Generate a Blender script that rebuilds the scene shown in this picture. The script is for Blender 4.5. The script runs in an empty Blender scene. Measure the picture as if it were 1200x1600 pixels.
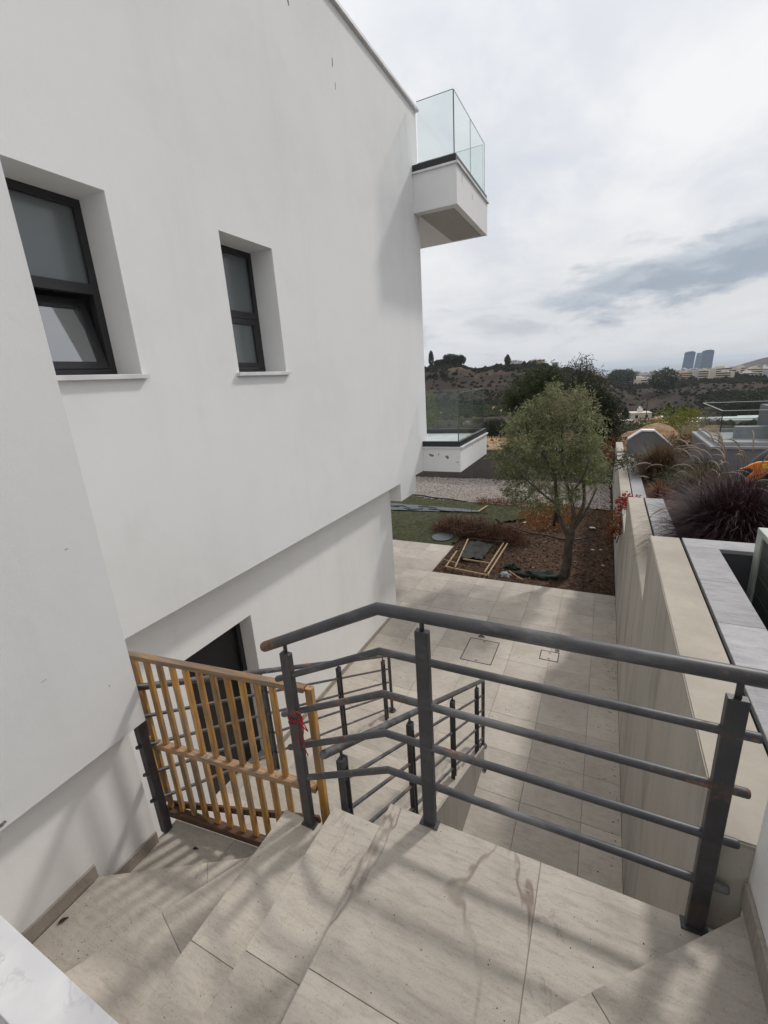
import bpy, bmesh, math, random
from mathutils import Vector, Matrix, noise
rnd = random.Random(7)
sc = bpy.context.scene
COL = sc.collection
R = math.radians

# ------------------------------------------------------------------ camera
cam = bpy.data.cameras.new('camera'); camo = bpy.data.objects.new('camera', cam); COL.objects.link(camo)
ROT = Matrix(((0.8988715, -0.0694392, 0.4326756), (0.4337594, 0.2813872, -0.8559638), (-0.0623119, 0.9570786, 0.2830509)))
EYE = Vector((0, 0, 1.85))
camo.matrix_world = Matrix.Translation(EYE) @ ROT.to_4x4()
cam.sensor_fit = 'VERTICAL'; cam.sensor_height = 24.0; cam.lens = 24.0 * 695 / 1600
cam.clip_start = 0.02; cam.clip_end = 200000
sc.camera = camo

# ------------------------------------------------------------------ light
SUN = Vector((0.318, 0.653, 0.687)).normalized()
sl = bpy.data.lights.new('sun', 'SUN'); sl.energy = 2.0; sl.angle = R(4.5); sl.color = (1.0, 0.96, 0.91)
so = bpy.data.objects.new('sun', sl); COL.objects.link(so); so.rotation_euler = SUN.to_track_quat('Z', 'Y').to_euler()
sc.view_settings.view_transform = 'Standard'; sc.view_settings.look = 'None'
sc.view_settings.gamma = 1.0; sc.view_settings.use_curve_mapping = False
sc.view_settings.exposure = 0.0


class NT:
    """tiny node-tree helper"""
    def __init__(s, tree): s.t = tree; s.n = tree.nodes; s.l = tree.links
    def new(s, typ, **kw):
        n = s.n.new(typ)
        for k, v in kw.items():
            if k.startswith('i_'):
                key = k[2:]; key = int(key) if key.isdigit() else key.replace('_', ' ')
                s.put(n, key, v)
            else: setattr(n, k, v)
        return n
    def put(s, n, key, v):
        if isinstance(v, bpy.types.NodeSocket): s.l.new(v, n.inputs[key])
        else: n.inputs[key].default_value = v
    def math(s, op, a, b=0.0, c=0.0, clamp=False):
        n = s.n.new('ShaderNodeMath'); n.operation = op; n.use_clamp = clamp
        s.put(n, 0, a); s.put(n, 1, b); s.put(n, 2, c); return n.outputs[0]
    def ramp(s, f, a, b, c=0.0, d=1.0, smooth=True):
        n = s.n.new('ShaderNodeMapRange'); n.interpolation_type = 'SMOOTHSTEP' if smooth else 'LINEAR'
        s.put(n, 0, f); s.put(n, 1, a); s.put(n, 2, b); s.put(n, 3, c); s.put(n, 4, d); return n.outputs[0]
    def mix(s, f, a, b, mode='MIX'):
        n = s.n.new('ShaderNodeMix'); n.data_type = 'RGBA'; n.blend_type = mode
        s.put(n, 0, f)
        for i, v in ((6, a), (7, b)):
            if isinstance(v, (tuple, list)) and len(v) == 3: v = (*v, 1)
            s.put(n, i, v)
        return n.outputs[2]
    def noise(s, vec, scale, detail=4.0, rough=0.55, dist=0.0):
        n = s.n.new('ShaderNodeTexNoise'); s.put(n, 'Scale', scale); s.put(n, 'Detail', detail)
        s.put(n, 'Roughness', rough); s.put(n, 'Distortion', dist)
        if vec is not None: s.put(n, 'Vector', vec)
        return n.outputs[0]
    def mapv(s, vec, scale=(1, 1, 1), rot=(0, 0, 0), loc=(0, 0, 0)):
        n = s.n.new('ShaderNodeMapping'); s.put(n, 'Vector', vec); s.put(n, 'Scale', scale); s.put(n, 'Rotation', rot)
        s.put(n, 'Location', loc); return n.outputs[0]


# ------------------------------------------------------------------ sky
w = bpy.data.worlds.new('World'); sc.world = w; w.use_nodes = True
T = NT(w.node_tree); T.n.clear()
out = T.new('ShaderNodeOutputWorld'); bg = T.new('ShaderNodeBackground'); bg.inputs['Strength'].default_value = 0.1
sky = T.new('ShaderNodeTexSky'); sky.sky_type = 'NISHITA'; sky.sun_disc = False
sky.sun_elevation = math.asin(SUN.z); sky.sun_rotation = math.atan2(SUN.x, SUN.y); sky.dust_density = 3.0; sky.altitude = 100
tc = T.new('ShaderNodeTexCoord'); sep = T.new('ShaderNodeSeparateXYZ'); T.l.new(tc.outputs['Generated'], sep.inputs[0])
X_, Y_, Z_ = sep.outputs
zz = T.math('ADD', T.math('MAXIMUM', Z_, 0.0), 0.10)
cmb = T.new('ShaderNodeCombineXYZ'); T.put(cmb, 0, T.math('DIVIDE', X_, zz)); T.put(cmb, 1, T.math('DIVIDE', Y_, zz)); T.put(cmb, 2, 0.0)
veil = T.noise(T.mapv(cmb.outputs[0], (0.75, 0.42, 1), (0, 0, R(-28)), (3.1, 1.7, 0)), 1.25, 7, 0.56, 0.6)
fine = T.noise(T.mapv(cmb.outputs[0], (0.9, 0.5, 1), (0, 0, R(-35)), (8.2, 0.3, 0)), 3.4, 6, 0.58, 0.3)
v = T.math('ADD', T.math('MULTIPLY', veil, 0.72), T.math('MULTIPLY', fine, 0.28))
cover = T.ramp(v, 0.30, 0.52, 0.80, 1.0)
white = T.mix(T.ramp(v, 0.38, 0.62), (7.3, 7.6, 8.15), (9.2, 9.25, 9.4))
# towards the horizon the veil turns greyer and a touch warmer
el = T.math('MULTIPLY', T.math('ARCSINE', Z_), 57.2958)
az = T.math('MULTIPLY', T.math('ARCTAN2', X_, Y_), 57.2958)
white = T.mix(T.ramp(el, 0.0, 20.0, 0.75, 0.0), white, (6.9, 7.0, 7.2))
# an overcast veil grows brighter towards the zenith
white = T.mix(T.ramp(el, 18.0, 75.0), white, (11.6, 11.7, 12.0))
base = T.mix(cover, sky.outputs[0], white)
# low grey cumulus bank
ae = T.new('ShaderNodeCombineXYZ'); T.put(ae, 0, T.math('MULTIPLY', az, 0.07)); T.put(ae, 1, T.math('MULTIPLY', el, 0.20)); T.put(ae, 2, 0.37)
n1 = T.noise(ae.outputs[0], 1.9, 8, 0.6, 0.25)
n2 = T.noise(T.mapv(ae.outputs[0], (1, 1, 1), (0, 0, 0), (4.7, 2.9, 0)), 1.35, 7, 0.58, 0.2)
mid = T.math('ADD', 8.7, T.math('MULTIPLY', T.math('SINE', T.math('MULTIPLY', T.math('SUBTRACT', az, 9.0), 0.06)), 1.4))
dist = T.math('ABSOLUTE', T.math('SUBTRACT', el, mid))
band = T.math('SUBTRACT', 1.0, T.math('DIVIDE', dist, 3.1))
left = T.ramp(az, -11.0, 0.0, -1.1, 0.05)
bank = T.ramp(T.math('ADD', T.math('ADD', band, left), T.math('MULTIPLY', T.math('SUBTRACT', n1, 0.5), 2.9)), -0.05, 0.70)
bankc = T.mix(T.ramp(n2, 0.38, 0.64), (3.1, 3.75, 4.6), (5.2, 5.75, 6.4))
base = T.mix(T.math('MULTIPLY', bank, 0.85), base, bankc)
# scattered small puffs lower down
b3 = T.math('SUBTRACT', 1.0, T.math('DIVIDE', T.math('ABSOLUTE', T.math('SUBTRACT', el, 4.6)), 4.6))
puff = T.ramp(T.math('ADD', T.math('MULTIPLY', b3, 0.30), n2), 0.72, 0.90)
base = T.mix(T.math('MULTIPLY', puff, 0.5), base, (4.2, 4.7, 5.3))
T.l.new(base, bg.inputs['Color']); T.l.new(bg.outputs[0], out.inputs['Surface'])


# ------------------------------------------------------------------ materials
MATS = {}
def mat(name):
    m = bpy.data.materials.new(name); m.use_nodes = True; MATS[name] = m
    N = NT(m.node_tree); b = N.n['Principled BSDF']
    return m, N, b
def coords(N, kind='Object'):
    return N.new('ShaderNodeTexCoord').outputs[kind]
def wpos(N): return N.new('ShaderNodeNewGeometry').outputs['Position']
def bump(N, b, h, strength=0.2, dist=0.01):
    n = N.new('ShaderNodeBump'); N.put(n, 'Strength', strength); N.put(n, 'Distance', dist); N.put(n, 'Height', h)
    N.l.new(n.outputs[0], b.inputs['Normal'])

def m_stucco(name, col, dirt=(0.55, 0.53, 0.49)):
    m, N, b = mat(name); p = wpos(N)
    big = N.noise(p, 0.55, 5, 0.6); med = N.noise(p, 3.0, 4, 0.6)
    streak = N.noise(N.mapv(p, (2.2, 2.2, 0.22)), 1.6, 5, 0.6)
    f = N.math('ADD', N.ramp(big, 0.40, 0.72, 0, 0.20), N.ramp(streak, 0.5, 0.78, 0, 0.14))
    f = N.math('ADD', f, N.ramp(med, 0.50, 0.75, 0, 0.07)); f = N.math('ADD', f, N.ramp(N.noise(p, 22, 4, 0.7), 0.62, 0.78, 0, 0.10))
    N.put(b, 'Base Color', N.mix(f, col, dirt)); N.put(b, 'Roughness', 0.92); b.inputs['Specular IOR Level'].default_value = 0.2
    h = N.math('ADD', N.noise(p, 260, 3, 0.6), N.math('MULTIPLY', N.noise(p, 6, 3), 2.0))
    bump(N, b, h, 0.28, 0.004); return m
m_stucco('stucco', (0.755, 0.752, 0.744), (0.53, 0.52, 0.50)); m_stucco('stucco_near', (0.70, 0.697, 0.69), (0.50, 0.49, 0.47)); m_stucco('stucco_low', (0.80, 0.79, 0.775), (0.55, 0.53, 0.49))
m_stucco('render_grey', (0.17, 0.165, 0.17), (0.11, 0.105, 0.10)); m_stucco('render_dark', (0.075, 0.075, 0.08), (0.05, 0.05, 0.05))

def m_tile(name, c1, c2, c3, rot, vein=0.0, rough=0.62):
    m, N, b = mat(name); p0 = wpos(N)
    inf = N.new('ShaderNodeObjectInfo'); off = N.new('ShaderNodeCombineXYZ')
    N.put(off, 0, N.math('MULTIPLY', inf.outputs['Random'], 17.0)); N.put(off, 1, N.math('MULTIPLY', inf.outputs['Random'], 41.0))
    va = N.new('ShaderNodeVectorMath'); va.operation = 'ADD'; N.put(va, 0, p0); N.put(va, 1, off.outputs[0]); p = va.outputs[0]
    q = N.mapv(p, (1.0, 5.0, 1.0), (0, 0, rot))
    cloud = N.noise(p, 2.6, 6, 0.62, 0.5); grain = N.noise(q, 9.0, 6, 0.66, 0.3); speck = N.noise(p, 120, 3, 0.75)
    c = N.mix(N.ramp(cloud, 0.32, 0.70), c1, c2)
    c = N.mix(N.ramp(grain, 0.42, 0.74, 0, 0.55), c, c3)
    c = N.mix(N.ramp(speck, 0.57, 0.70, 0, 0.55), c, tuple(x * 0.60 for x in c3)); c = N.mix(N.math('MULTIPLY', N.ramp(N.noise(N.mapv(p, (1.0, 2.6, 1.0), (0, 0, rot)), 34, 4, 0.7), 0.56, 0.70), N.ramp(cloud, 0.40, 0.62, 0.10, 0.55)), c, tuple(x * 0.80 for x in c3))
    c = N.mix(N.ramp(N.noise(p, 210, 2, 0.5), 0.58, 0.72, 0, 0.28), c, tuple(min(1, x * 1.35) for x in c1))
    if vein:
        wv = N.noise(N.mapv(p, (1.0, 0.42, 1.0), (0, 0, rot + 1.15)), 2.3, 7 if vein < 0.8 else 4, 0.62 if vein < 0.8 else 0.5, 1.2 if vein < 0.8 else 0.5)
        line = N.math('SUBTRACT', 1.0, N.ramp(N.math('ABSOLUTE', N.math('SUBTRACT', wv, 0.5)), 0.0, 0.017))
        line = N.math('MULTIPLY', line, N.ramp(N.noise(p, 1.1, 3), 0.50 if vein < 0.8 else 0.36, 0.64 if vein < 0.8 else 0.5)); line = N.math('MULTIPLY', line, N.ramp(N.noise(p, 26, 4), 0.30 if vein < 0.8 else 0.2, 0.6 if vein < 0.8 else 0.42))
        c = N.mix(N.math('MULTIPLY', line, vein), c, (0.20, 0.155, 0.125))
    # each tile fired a little lighter or darker
    hv = N.new('ShaderNodeHueSaturation'); N.put(hv, 'Value', N.ramp(inf.outputs['Random'], 0, 1, 0.87, 1.08, False)); N.put(hv, 'Color', c)
    # grime
    g = N.ramp(N.noise(p0, 1.1, 6, 0.65), 0.50, 0.78, 0, 0.30)
    N.put(b, 'Base Color', N.mix(g, hv.outputs[0], (0.17, 0.15, 0.125)))
    N.put(b, 'Roughness', N.ramp(grain, 0.3, 0.7, rough - 0.08, rough + 0.14))
    h = N.math('ADD', N.math('MULTIPLY', grain, 0.8), N.math('ADD', cloud, N.math('MULTIPLY', speck, 0.35)))
    bump(N, b, h, 0.30, 0.006); return m
m_tile('stair_tile', (0.475, 0.428, 0.368), (0.39, 0.348, 0.296), (0.285, 0.25, 0.208), R(8), 0.55)
m_tile('stair_tile_y', (0.475, 0.428, 0.368), (0.39, 0.348, 0.296), (0.285, 0.25, 0.208), R(95), 0.10)
m_tile('stair_tile_vein', (0.475, 0.428, 0.368), (0.39, 0.348, 0.296), (0.285, 0.25, 0.208), R(8), 0.95)
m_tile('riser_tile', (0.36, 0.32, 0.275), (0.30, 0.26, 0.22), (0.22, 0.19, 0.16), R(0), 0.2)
m_tile('patio_tile', (0.49, 0.44, 0.38), (0.405, 0.36, 0.305), (0.32, 0.283, 0.238), R(30), 0.25, 0.55)
m_tile('coping_grey', (0.33, 0.325, 0.33), (0.27, 0.265, 0.275), (0.22, 0.215, 0.22), R(90), 0.0, 0.7)

def m_simple(name, col, rough=0.7, var=0.25, scale=6.0, metal=0.0, bumps=0.0, spec=0.5):
    m, N, b = mat(name); p = coords(N)
    d = tuple(x * (1 - var) for x in col)
    N.put(b, 'Base Color', N.mix(N.ramp(N.noise(p, scale, 5, 0.6), 0.3, 0.7), col, d)); N.put(b, 'Roughness', rough)
    N.put(b, 'Metallic', metal); b.inputs['Specular IOR Level'].default_value = spec
    if bumps: bump(N, b, N.noise(p, scale * 7, 4, 0.6), bumps, 0.02)
    return m
m_simple('grout', (0.20, 0.18, 0.155), 0.95, 0.35, 9)
m_simple('core', (0.34, 0.32, 0.29), 0.95, 0.3, 4)
m_simple('rubber', (0.02, 0.02, 0.021), 0.6); m_simple('black_gap', (0.012, 0.012, 0.013), 0.9)
m_simple('frame_metal', (0.022, 0.022, 0.024), 0.38, 0.2, 12); m_simple('door_dark', (0.010, 0.010, 0.012), 0.45, 0.2, 3)
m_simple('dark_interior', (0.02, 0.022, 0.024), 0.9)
m_simple('steel', (0.5, 0.5, 0.5), 0.35, 0.2, 30, 1.0)
m_simple('channel', (0.018, 0.019, 0.022), 0.42, 0.2, 10)
m_simple('scuff', (0.23, 0.215, 0.195), 0.95, 0.45, 60); m_simple('scuff_pale', (0.46, 0.445, 0.42), 0.95, 0.3, 60)
m_simple('red_cord', (0.33, 0.012, 0.016), 0.75, 0.3, 80)
m_simple('hose', (0.012, 0.012, 0.012), 0.5); m_simple('debris_dark', (0.02, 0.017, 0.014), 0.8)
m_simple('paper', (0.62, 0.62, 0.60), 0.8, 0.15); m_simple('tarp', (0.085, 0.105, 0.115), 0.55, 0.45, 1.6, bumps=0.3)
m_simple('cloth_green', (0.02, 0.034, 0.022), 0.9, 0.4, 8, bumps=0.5); m_simple('cloth_pale', (0.33, 0.38, 0.37), 0.85, 0.3, 8)
m_simple('lath', (0.46, 0.33, 0.20), 0.8, 0.35, 14); m_simple('mesh_dark', (0.022, 0.022, 0.018), 0.8, 0.5, 6, bumps=0.6)
m_simple('cabinet', (0.40, 0.43, 0.38), 0.55, 0.15, 4); m_simple('cabinet_dark', (0.055, 0.065, 0.058), 0.6, 0.3, 4)
m_simple('machine_black', (0.012, 0.013, 0.017), 0.42, 0.3, 5); m_simple('machine_orange', (0.78, 0.23, 0.035), 0.4, 0.3, 7)
m_simple('machine_red', (0.42, 0.045, 0.02), 0.4, 0.3, 6); m_simple('machine_yellow', (0.72, 0.42, 0.06), 0.4, 0.25, 6)
m_simple('ceramic', (0.5, 0.17, 0.08), 0.85, 0.3, 6)
m_simple('trunk_olive', (0.115, 0.09, 0.07), 0.95, 0.55, 9, bumps=0.9); m_simple('trunk_dark', (0.05, 0.04, 0.033), 0.95, 0.5, 9, bumps=0.8)
m_simple('twig', (0.135, 0.068, 0.045), 0.95, 0.5, 5); m_simple('wire', (0.03, 0.03, 0.03), 0.7)
m_simple('house_cream', (0.55, 0.49, 0.40), 0.9, 0.12, 0.3); m_simple('house_white', (0.66, 0.65, 0.63), 0.9, 0.12, 0.3)
m_simple('house_tan', (0.48, 0.38, 0.29), 0.9, 0.15, 0.3); m_simple('house_grey', (0.42, 0.41, 0.40), 0.9, 0.15, 0.3)
m_simple('roof_clay', (0.36, 0.19, 0.12), 0.9, 0.3, 0.6); m_simple('window_dark', (0.03, 0.035, 0.045), 0.25)
m_simple('tower_glass', (0.03, 0.085, 0.19), 0.45, 0.2, 0.02); m_simple('tower_light', (0.16, 0.22, 0.31), 0.5, 0.15, 0.02)

# marble
def m_marble(name):
    m, N, b = mat(name); p = wpos(N)
    wv = N.noise(p, 3.2, 7, 0.62, 1.0); line = N.math('SUBTRACT', 1.0, N.ramp(N.math('ABSOLUTE', N.math('SUBTRACT', wv, 0.47)), 0.0, 0.03))
    line = N.math('MULTIPLY', line, N.ramp(N.noise(p, 4.4, 4), 0.50, 0.66))
    c = N.mix(N.ramp(N.noise(p, 4.0, 5), 0.3, 0.7), (0.72, 0.715, 0.71), (0.58, 0.575, 0.585))
    N.put(b, 'Base Color', N.mix(N.math('MULTIPLY', line, 0.4), c, (0.36, 0.36, 0.37))); N.put(b, 'Roughness', 0.42); return m
m_marble('marble')

# weathered cast concrete, dark run-off below the top edge
def m_concrete(name, c1, c2, dark):
    m, N, b = mat(name); p = wpos(N)
    s = N.noise(N.mapv(p, (1.3, 1.3, 0.20)), 1.5, 7, 0.68, 1.3); s2 = N.noise(N.mapv(p, (5, 5, 0.45)), 1.4, 6, 0.66, 0.9)
    big = N.noise(p, 0.9, 5, 0.6)
    c = N.mix(N.ramp(big, 0.3, 0.7), c1, c2); c = N.mix(N.ramp(s, 0.47, 0.72, 0, 0.75), c, dark)
    c = N.mix(N.ramp(s2, 0.50, 0.74, 0, 0.32), c, dark); c = N.mix(N.ramp(N.noise(p, 60, 3), 0.62, 0.78, 0, 0.5), c, tuple(x * 0.6 for x in dark))
    N.put(b, 'Base Color', c); N.put(b, 'Roughness', 0.9); bump(N, b, N.math('ADD', N.noise(p, 45, 5, 0.7), N.math('MULTIPLY', big, 3)), 0.35, 0.006); return m
m_concrete('concrete', (0.46, 0.425, 0.37), (0.38, 0.352, 0.305), (0.21, 0.197, 0.18))
m_concrete('stringer', (0.36, 0.335, 0.30), (0.30, 0.28, 0.25), (0.14, 0.13, 0.12))
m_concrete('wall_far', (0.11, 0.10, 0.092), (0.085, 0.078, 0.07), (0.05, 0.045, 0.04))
def m_conctop(name):
    m, N, b = mat(name); p = wpos(N)
    c = N.mix(N.ramp(N.noise(p, 2.2, 6, 0.65), 0.3, 0.7), (0.385, 0.345, 0.285), (0.30, 0.27, 0.225))
    c = N.mix(N.ramp(N.noise(p, 14, 5, 0.7), 0.56, 0.76, 0, 0.5), c, (0.26, 0.23, 0.19))
    N.put(b, 'Base Color', c); N.put(b, 'Roughness', 0.92); bump(N, b, N.noise(p, 70, 5, 0.7), 0.3, 0.004); return m
m_conctop('concrete_top')

# painted steel rail with chalked and rusty places
def m_rail(name, rust, chalk, k=1.0):
    m, N, b = mat(name); p = wpos(N)
    c = N.mix(N.ramp(N.noise(p, 7, 5, 0.65), 0.35, 0.7), (0.060 * k, 0.060 * k, 0.065 * k), (0.042 * k, 0.041 * k, 0.044 * k))
    ch = N.ramp(N.noise(N.mapv(p, (1, 3, 3), (0, 0, 0), (5, 2, 1)), 2.6, 6, 0.68), 0.48, 0.72, 0, chalk)
    c = N.mix(ch, c, (0.19, 0.183, 0.18))
    nn = N.math('ADD', N.math('MULTIPLY', N.noise(N.mapv(p, (1.0, 2.0, 3.0)), 1.9, 4, 0.6), 0.62), N.math('MULTIPLY', N.noise(p, 38, 5, 0.7), 0.38))
    rr = N.ramp(nn, 0.555, 0.615, 0, rust)
    c = N.mix(rr, c, N.mix(N.ramp(N.noise(p, 60, 3), 0.35, 0.65), (0.13, 0.055, 0.032), (0.20, 0.125, 0.085)))
    N.put(b, 'Base Color', c); N.put(b, 'Roughness', N.math('ADD', 0.46, N.math('MULTIPLY', rr, 0.4)))
    bump(N, b, N.noise(p, 120, 4, 0.7), 0.12, 0.002); return m
m_rail('rail_paint', 0.95, 0.75); m_rail('post_paint', 0.3, 0.15, 0.85)

# varnished, weathered pine
def m_wood(name, a, c_, grey, axis, greyamt):
    m, N, b = mat(name); p = wpos(N)
    inf = N.new('ShaderNodeObjectInfo'); off = N.new('ShaderNodeCombineXYZ')
    for k in range(3): N.put(off, k, N.math('MULTIPLY', inf.outputs['Random'], 13.0 + 7 * k))
    va = N.new('ShaderNodeVectorMath'); va.operation = 'ADD'; N.put(va, 0, p); N.put(va, 1, off.outputs[0])
    sc_ = (26, 26, 1.6) if axis == 'z' else (1.6, 26, 26)
    g = N.noise(N.mapv(va.outputs[0], sc_), 2.2, 5, 0.6, 0.6)
    c = N.mix(N.ramp(g, 0.34, 0.66), a, c_)
    wz = N.noise(N.mapv(va.outputs[0], (5, 5, 2.2)), 1.6, 5, 0.7)
    f = N.math('MULTIPLY', N.ramp(wz, 0.40, 0.62), greyamt)
    c = N.mix(f, c, N.mix(N.ramp(g, 0.35, 0.6), grey, tuple(x * 0.6 for x in grey)))
    hv = N.new('ShaderNodeHueSaturation'); N.put(hv, 'Value', N.ramp(inf.outputs['Random'], 0, 1, 0.68, 1.2, False)); N.put(hv, 'Color', c)
    N.put(b, 'Base Color', hv.outputs[0]); N.put(b, 'Roughness', 0.62); bump(N, b, g, 0.4, 0.003); return m
m_wood('pine_slat', (0.54, 0.29, 0.075), (0.34, 0.165, 0.04), (0.25, 0.19, 0.13), 'z', 0.75)
m_wood('pine_rail', (0.36, 0.22, 0.11), (0.24, 0.14, 0.075), (0.28, 0.23, 0.175), 'x', 0.7)
m_wood('pine_dark', (0.15, 0.07, 0.035), (0.09, 0.042, 0.022), (0.12, 0.09, 0.07), 'x', 0.5)

# clear glass panels (thin panes: see-through plus mirror by angle)
def m_glass(name, tint, ior=1.5):
    m = bpy.data.materials.new(name); m.use_nodes = True; MATS[name] = m; N = NT(m.node_tree); N.n.clear()
    o = N.new('ShaderNodeOutputMaterial'); t = N.new('ShaderNodeBsdfTransparent'); g = N.new('ShaderNodeBsdfGlossy'); fr = N.new('ShaderNodeFresnel'); mx = N.new('ShaderNodeMixShader')
    t.inputs[0].default_value = (*tint, 1); g.inputs['Roughness'].default_value = 0.02; g.inputs['Color'].default_value = (0.95, 1, 0.98, 1); fr.inputs['IOR'].default_value = ior
    gm = N.new('ShaderNodeNewGeometry'); N.put(mx, 0, N.math('MULTIPLY', fr.outputs[0], N.math('SUBTRACT', 1.0, gm.outputs['Backfacing'])))
    N.l.new(t.outputs[0], mx.inputs[1]); N.l.new(g.outputs[0], mx.inputs[2]); N.l.new(mx.outputs[0], o.inputs[0]); return m
m_glass('glass_panel', (0.90, 0.928, 0.924)); m_simple('glass_edge', (0.12, 0.165, 0.155), 0.25, 0.1)
m, N, b = mat('window_glass'); N.put(b, 'Base Color', (0.05, 0.06, 0.065, 1)); N.put(b, 'Roughness', 0.05); b.inputs['IOR'].default_value = 3.2; b.inputs['Specular IOR Level'].default_value = 0.6
m, N, b = mat('window_frost'); N.put(b, 'Base Color', (0.10, 0.115, 0.118, 1)); N.put(b, 'Roughness', 0.20); b.inputs['IOR'].default_value = 1.8

# foliage: colour varies leaf by leaf
def m_leaf(name, a, c_, third=None, trans=0.35, spec=0.25):
    m = bpy.data.materials.new(name); m.use_nodes = True; MATS[name] = m; N = NT(m.node_tree); N.n.clear()
    o = N.new('ShaderNodeOutputMaterial'); g = N.new('ShaderNodeNewGeometry'); p = g.outputs['Position']
    r_ = g.outputs['Random Per Island']
    f = N.math('ADD', N.math('MULTIPLY', r_, 0.55), N.math('MULTIPLY', N.noise(p, 1.6, 3), 0.45))
    c = N.mix(N.ramp(f, 0.25, 0.8), a, c_)
    if third: c = N.mix(N.ramp(r_, 0.86, 0.96), c, third)
    d = N.new('ShaderNodeBsdfPrincipled'); N.put(d, 'Base Color', c); N.put(d, 'Roughness', 0.6 if spec else 1.0); d.inputs['Specular IOR Level'].default_value = spec
    t = N.new('ShaderNodeBsdfTranslucent'); N.put(t, 0, c); mx = N.new('ShaderNodeMixShader'); mx.inputs[0].default_value = trans
    N.l.new(d.outputs[0], mx.inputs[1]); N.l.new(t.outputs[0], mx.inputs[2]); N.l.new(mx.outputs[0], o.inputs[0]); return m
m_leaf('leaf_olive', (0.13, 0.148, 0.066), (0.29, 0.30, 0.165), (0.39, 0.40, 0.25), 0.38)
m_leaf('leaf_lime', (0.15, 0.18, 0.055), (0.26, 0.29, 0.095), None, 0.4)
m_leaf('leaf_pine', (0.032, 0.042, 0.015), (0.068, 0.080, 0.028), None, 0.15); m_leaf('leaf_dry', (0.19, 0.165, 0.10), (0.28, 0.25, 0.16), None, 0.3)
m_leaf('leaf_dark', (0.022, 0.030, 0.014), (0.055, 0.062, 0.030), None, 0.2); m_leaf('leaf_gum', (0.055, 0.056, 0.040), (0.10, 0.095, 0.065), None, 0.25)
m_leaf('leaf_bush', (0.10, 0.125, 0.022), (0.19, 0.19, 0.035), (0.25, 0.19, 0.035), 0.3); m_leaf('leaf_hedge', (0.03, 0.042, 0.017), (0.06, 0.072, 0.028), None, 0.2)
m_leaf('leaf_orange', (0.19, 0.080, 0.028), (0.30, 0.150, 0.045), (0.12, 0.06, 0.03), 0.25); m_leaf('litter', (0.085, 0.045, 0.026), (0.16, 0.09, 0.05), (0.24, 0.15, 0.08), 0.1)
m_leaf('leaf_red', (0.26, 0.018, 0.022), (0.40, 0.05, 0.03), None, 0.3); m_leaf('leaf_rust', (0.20, 0.07, 0.03), (0.12, 0.055, 0.025), None, 0.3)
m_leaf('blade_purple', (0.022, 0.010, 0.014), (0.060, 0.026, 0.032), (0.085, 0.048, 0.042), 0.2); m_leaf('plume', (0.36, 0.29, 0.23), (0.22, 0.15, 0.13), None, 0.35)
m_leaf('blade_brown', (0.075, 0.055, 0.026), (0.125, 0.075, 0.04), (0.17, 0.11, 0.05), 0.3); m_leaf('scrub', (0.012, 0.014, 0.008), (0.024, 0.023, 0.015), None, 0.0, 0.0); m_leaf('scrub_green', (0.022, 0.028, 0.013), (0.042, 0.046, 0.022), None, 0.0, 0.0)
m_leaf('blade_turf', (0.028, 0.040, 0.014), (0.045, 0.056, 0.022), None, 0.2)

def m_ground(name, cols, scales, bumps=0.5, bs=20):
    m, N, b = mat(name); p = wpos(N); c = cols[0]
    for k, (col, s) in enumerate(zip(cols[1:], scales)):
        c = N.mix(N.ramp(N.noise(p, s, 6, 0.65), 0.42, 0.62), c, col)
    N.put(b, 'Base Color', c if not isinstance(c, tuple) else (*c, 1)); N.put(b, 'Roughness', 0.97); b.inputs['Specular IOR Level'].default_value = 0.1
    bump(N, b, N.noise(p, bs, 6, 0.7), bumps, 0.05); return m
m_ground('soil', [(0.066, 0.041, 0.028), (0.042, 0.027, 0.020), (0.090, 0.058, 0.040)], [0.9, 9.0], 0.35, 60)
m_ground('turf', [(0.050, 0.056, 0.026), (0.037, 0.042, 0.021), (0.080, 0.076, 0.046)], [1.3, 9.0], 0.6, 70)
m_ground('gravel', [(0.34, 0.295, 0.265), (0.25, 0.21, 0.19), (0.16, 0.135, 0.12)], [1.4, 14.0], 0.8, 40)
m_ground('ochre', [(0.25, 0.16, 0.095), (0.19, 0.118, 0.07), (0.31, 0.215, 0.135)], [0.3, 2.2], 0.9, 4)
m_ground('under_ground', [(0.12, 0.11, 0.10), (0.08, 0.075, 0.07)], [1.0], 0.4, 10)

# far land: scrub hills, straw fields, bare cuts
m, N, b = mat('land'); p = wpos(N)
big = N.noise(p, 0.0065, 6, 0.62, 0.4); med = N.noise(p, 0.035, 6, 0.65); fin = N.noise(p, 0.22, 5, 0.7)
c = N.mix(N.ramp(med, 0.38, 0.62), (0.032, 0.026, 0.021), (0.052, 0.039, 0.031))
c = N.mix(N.ramp(big, 0.55, 0.63, 0, 0.85), c, (0.155, 0.10, 0.066)); c = N.mix(N.ramp(fin, 0.52, 0.66, 0, 0.5), c, (0.020, 0.021, 0.015))
sp = N.new('ShaderNodeSeparateXYZ'); N.put(sp, 0, p)
dd = N.math('SQRT', N.math('ADD', N.math('MULTIPLY', sp.outputs[0], sp.outputs[0]), N.math('MULTIPLY', sp.outputs[1], sp.outputs[1])))
near = N.mix(N.ramp(N.noise(p, 0.09, 5, 0.6), 0.42, 0.6), (0.33, 0.205, 0.115), (0.24, 0.16, 0.09)); near = N.mix(N.ramp(N.noise(p, 0.5, 5, 0.7), 0.55, 0.68, 0, 0.7), near, (0.10, 0.085, 0.045))
c = N.mix(N.ramp(dd, 90, 190), near, c)
field = N.math('MULTIPLY', N.ramp(dd, 300, 330), N.ramp(dd, 372, 350)); field = N.math('MULTIPLY', field, N.ramp(N.noise(p, 0.012, 3), 0.45, 0.55))
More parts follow.
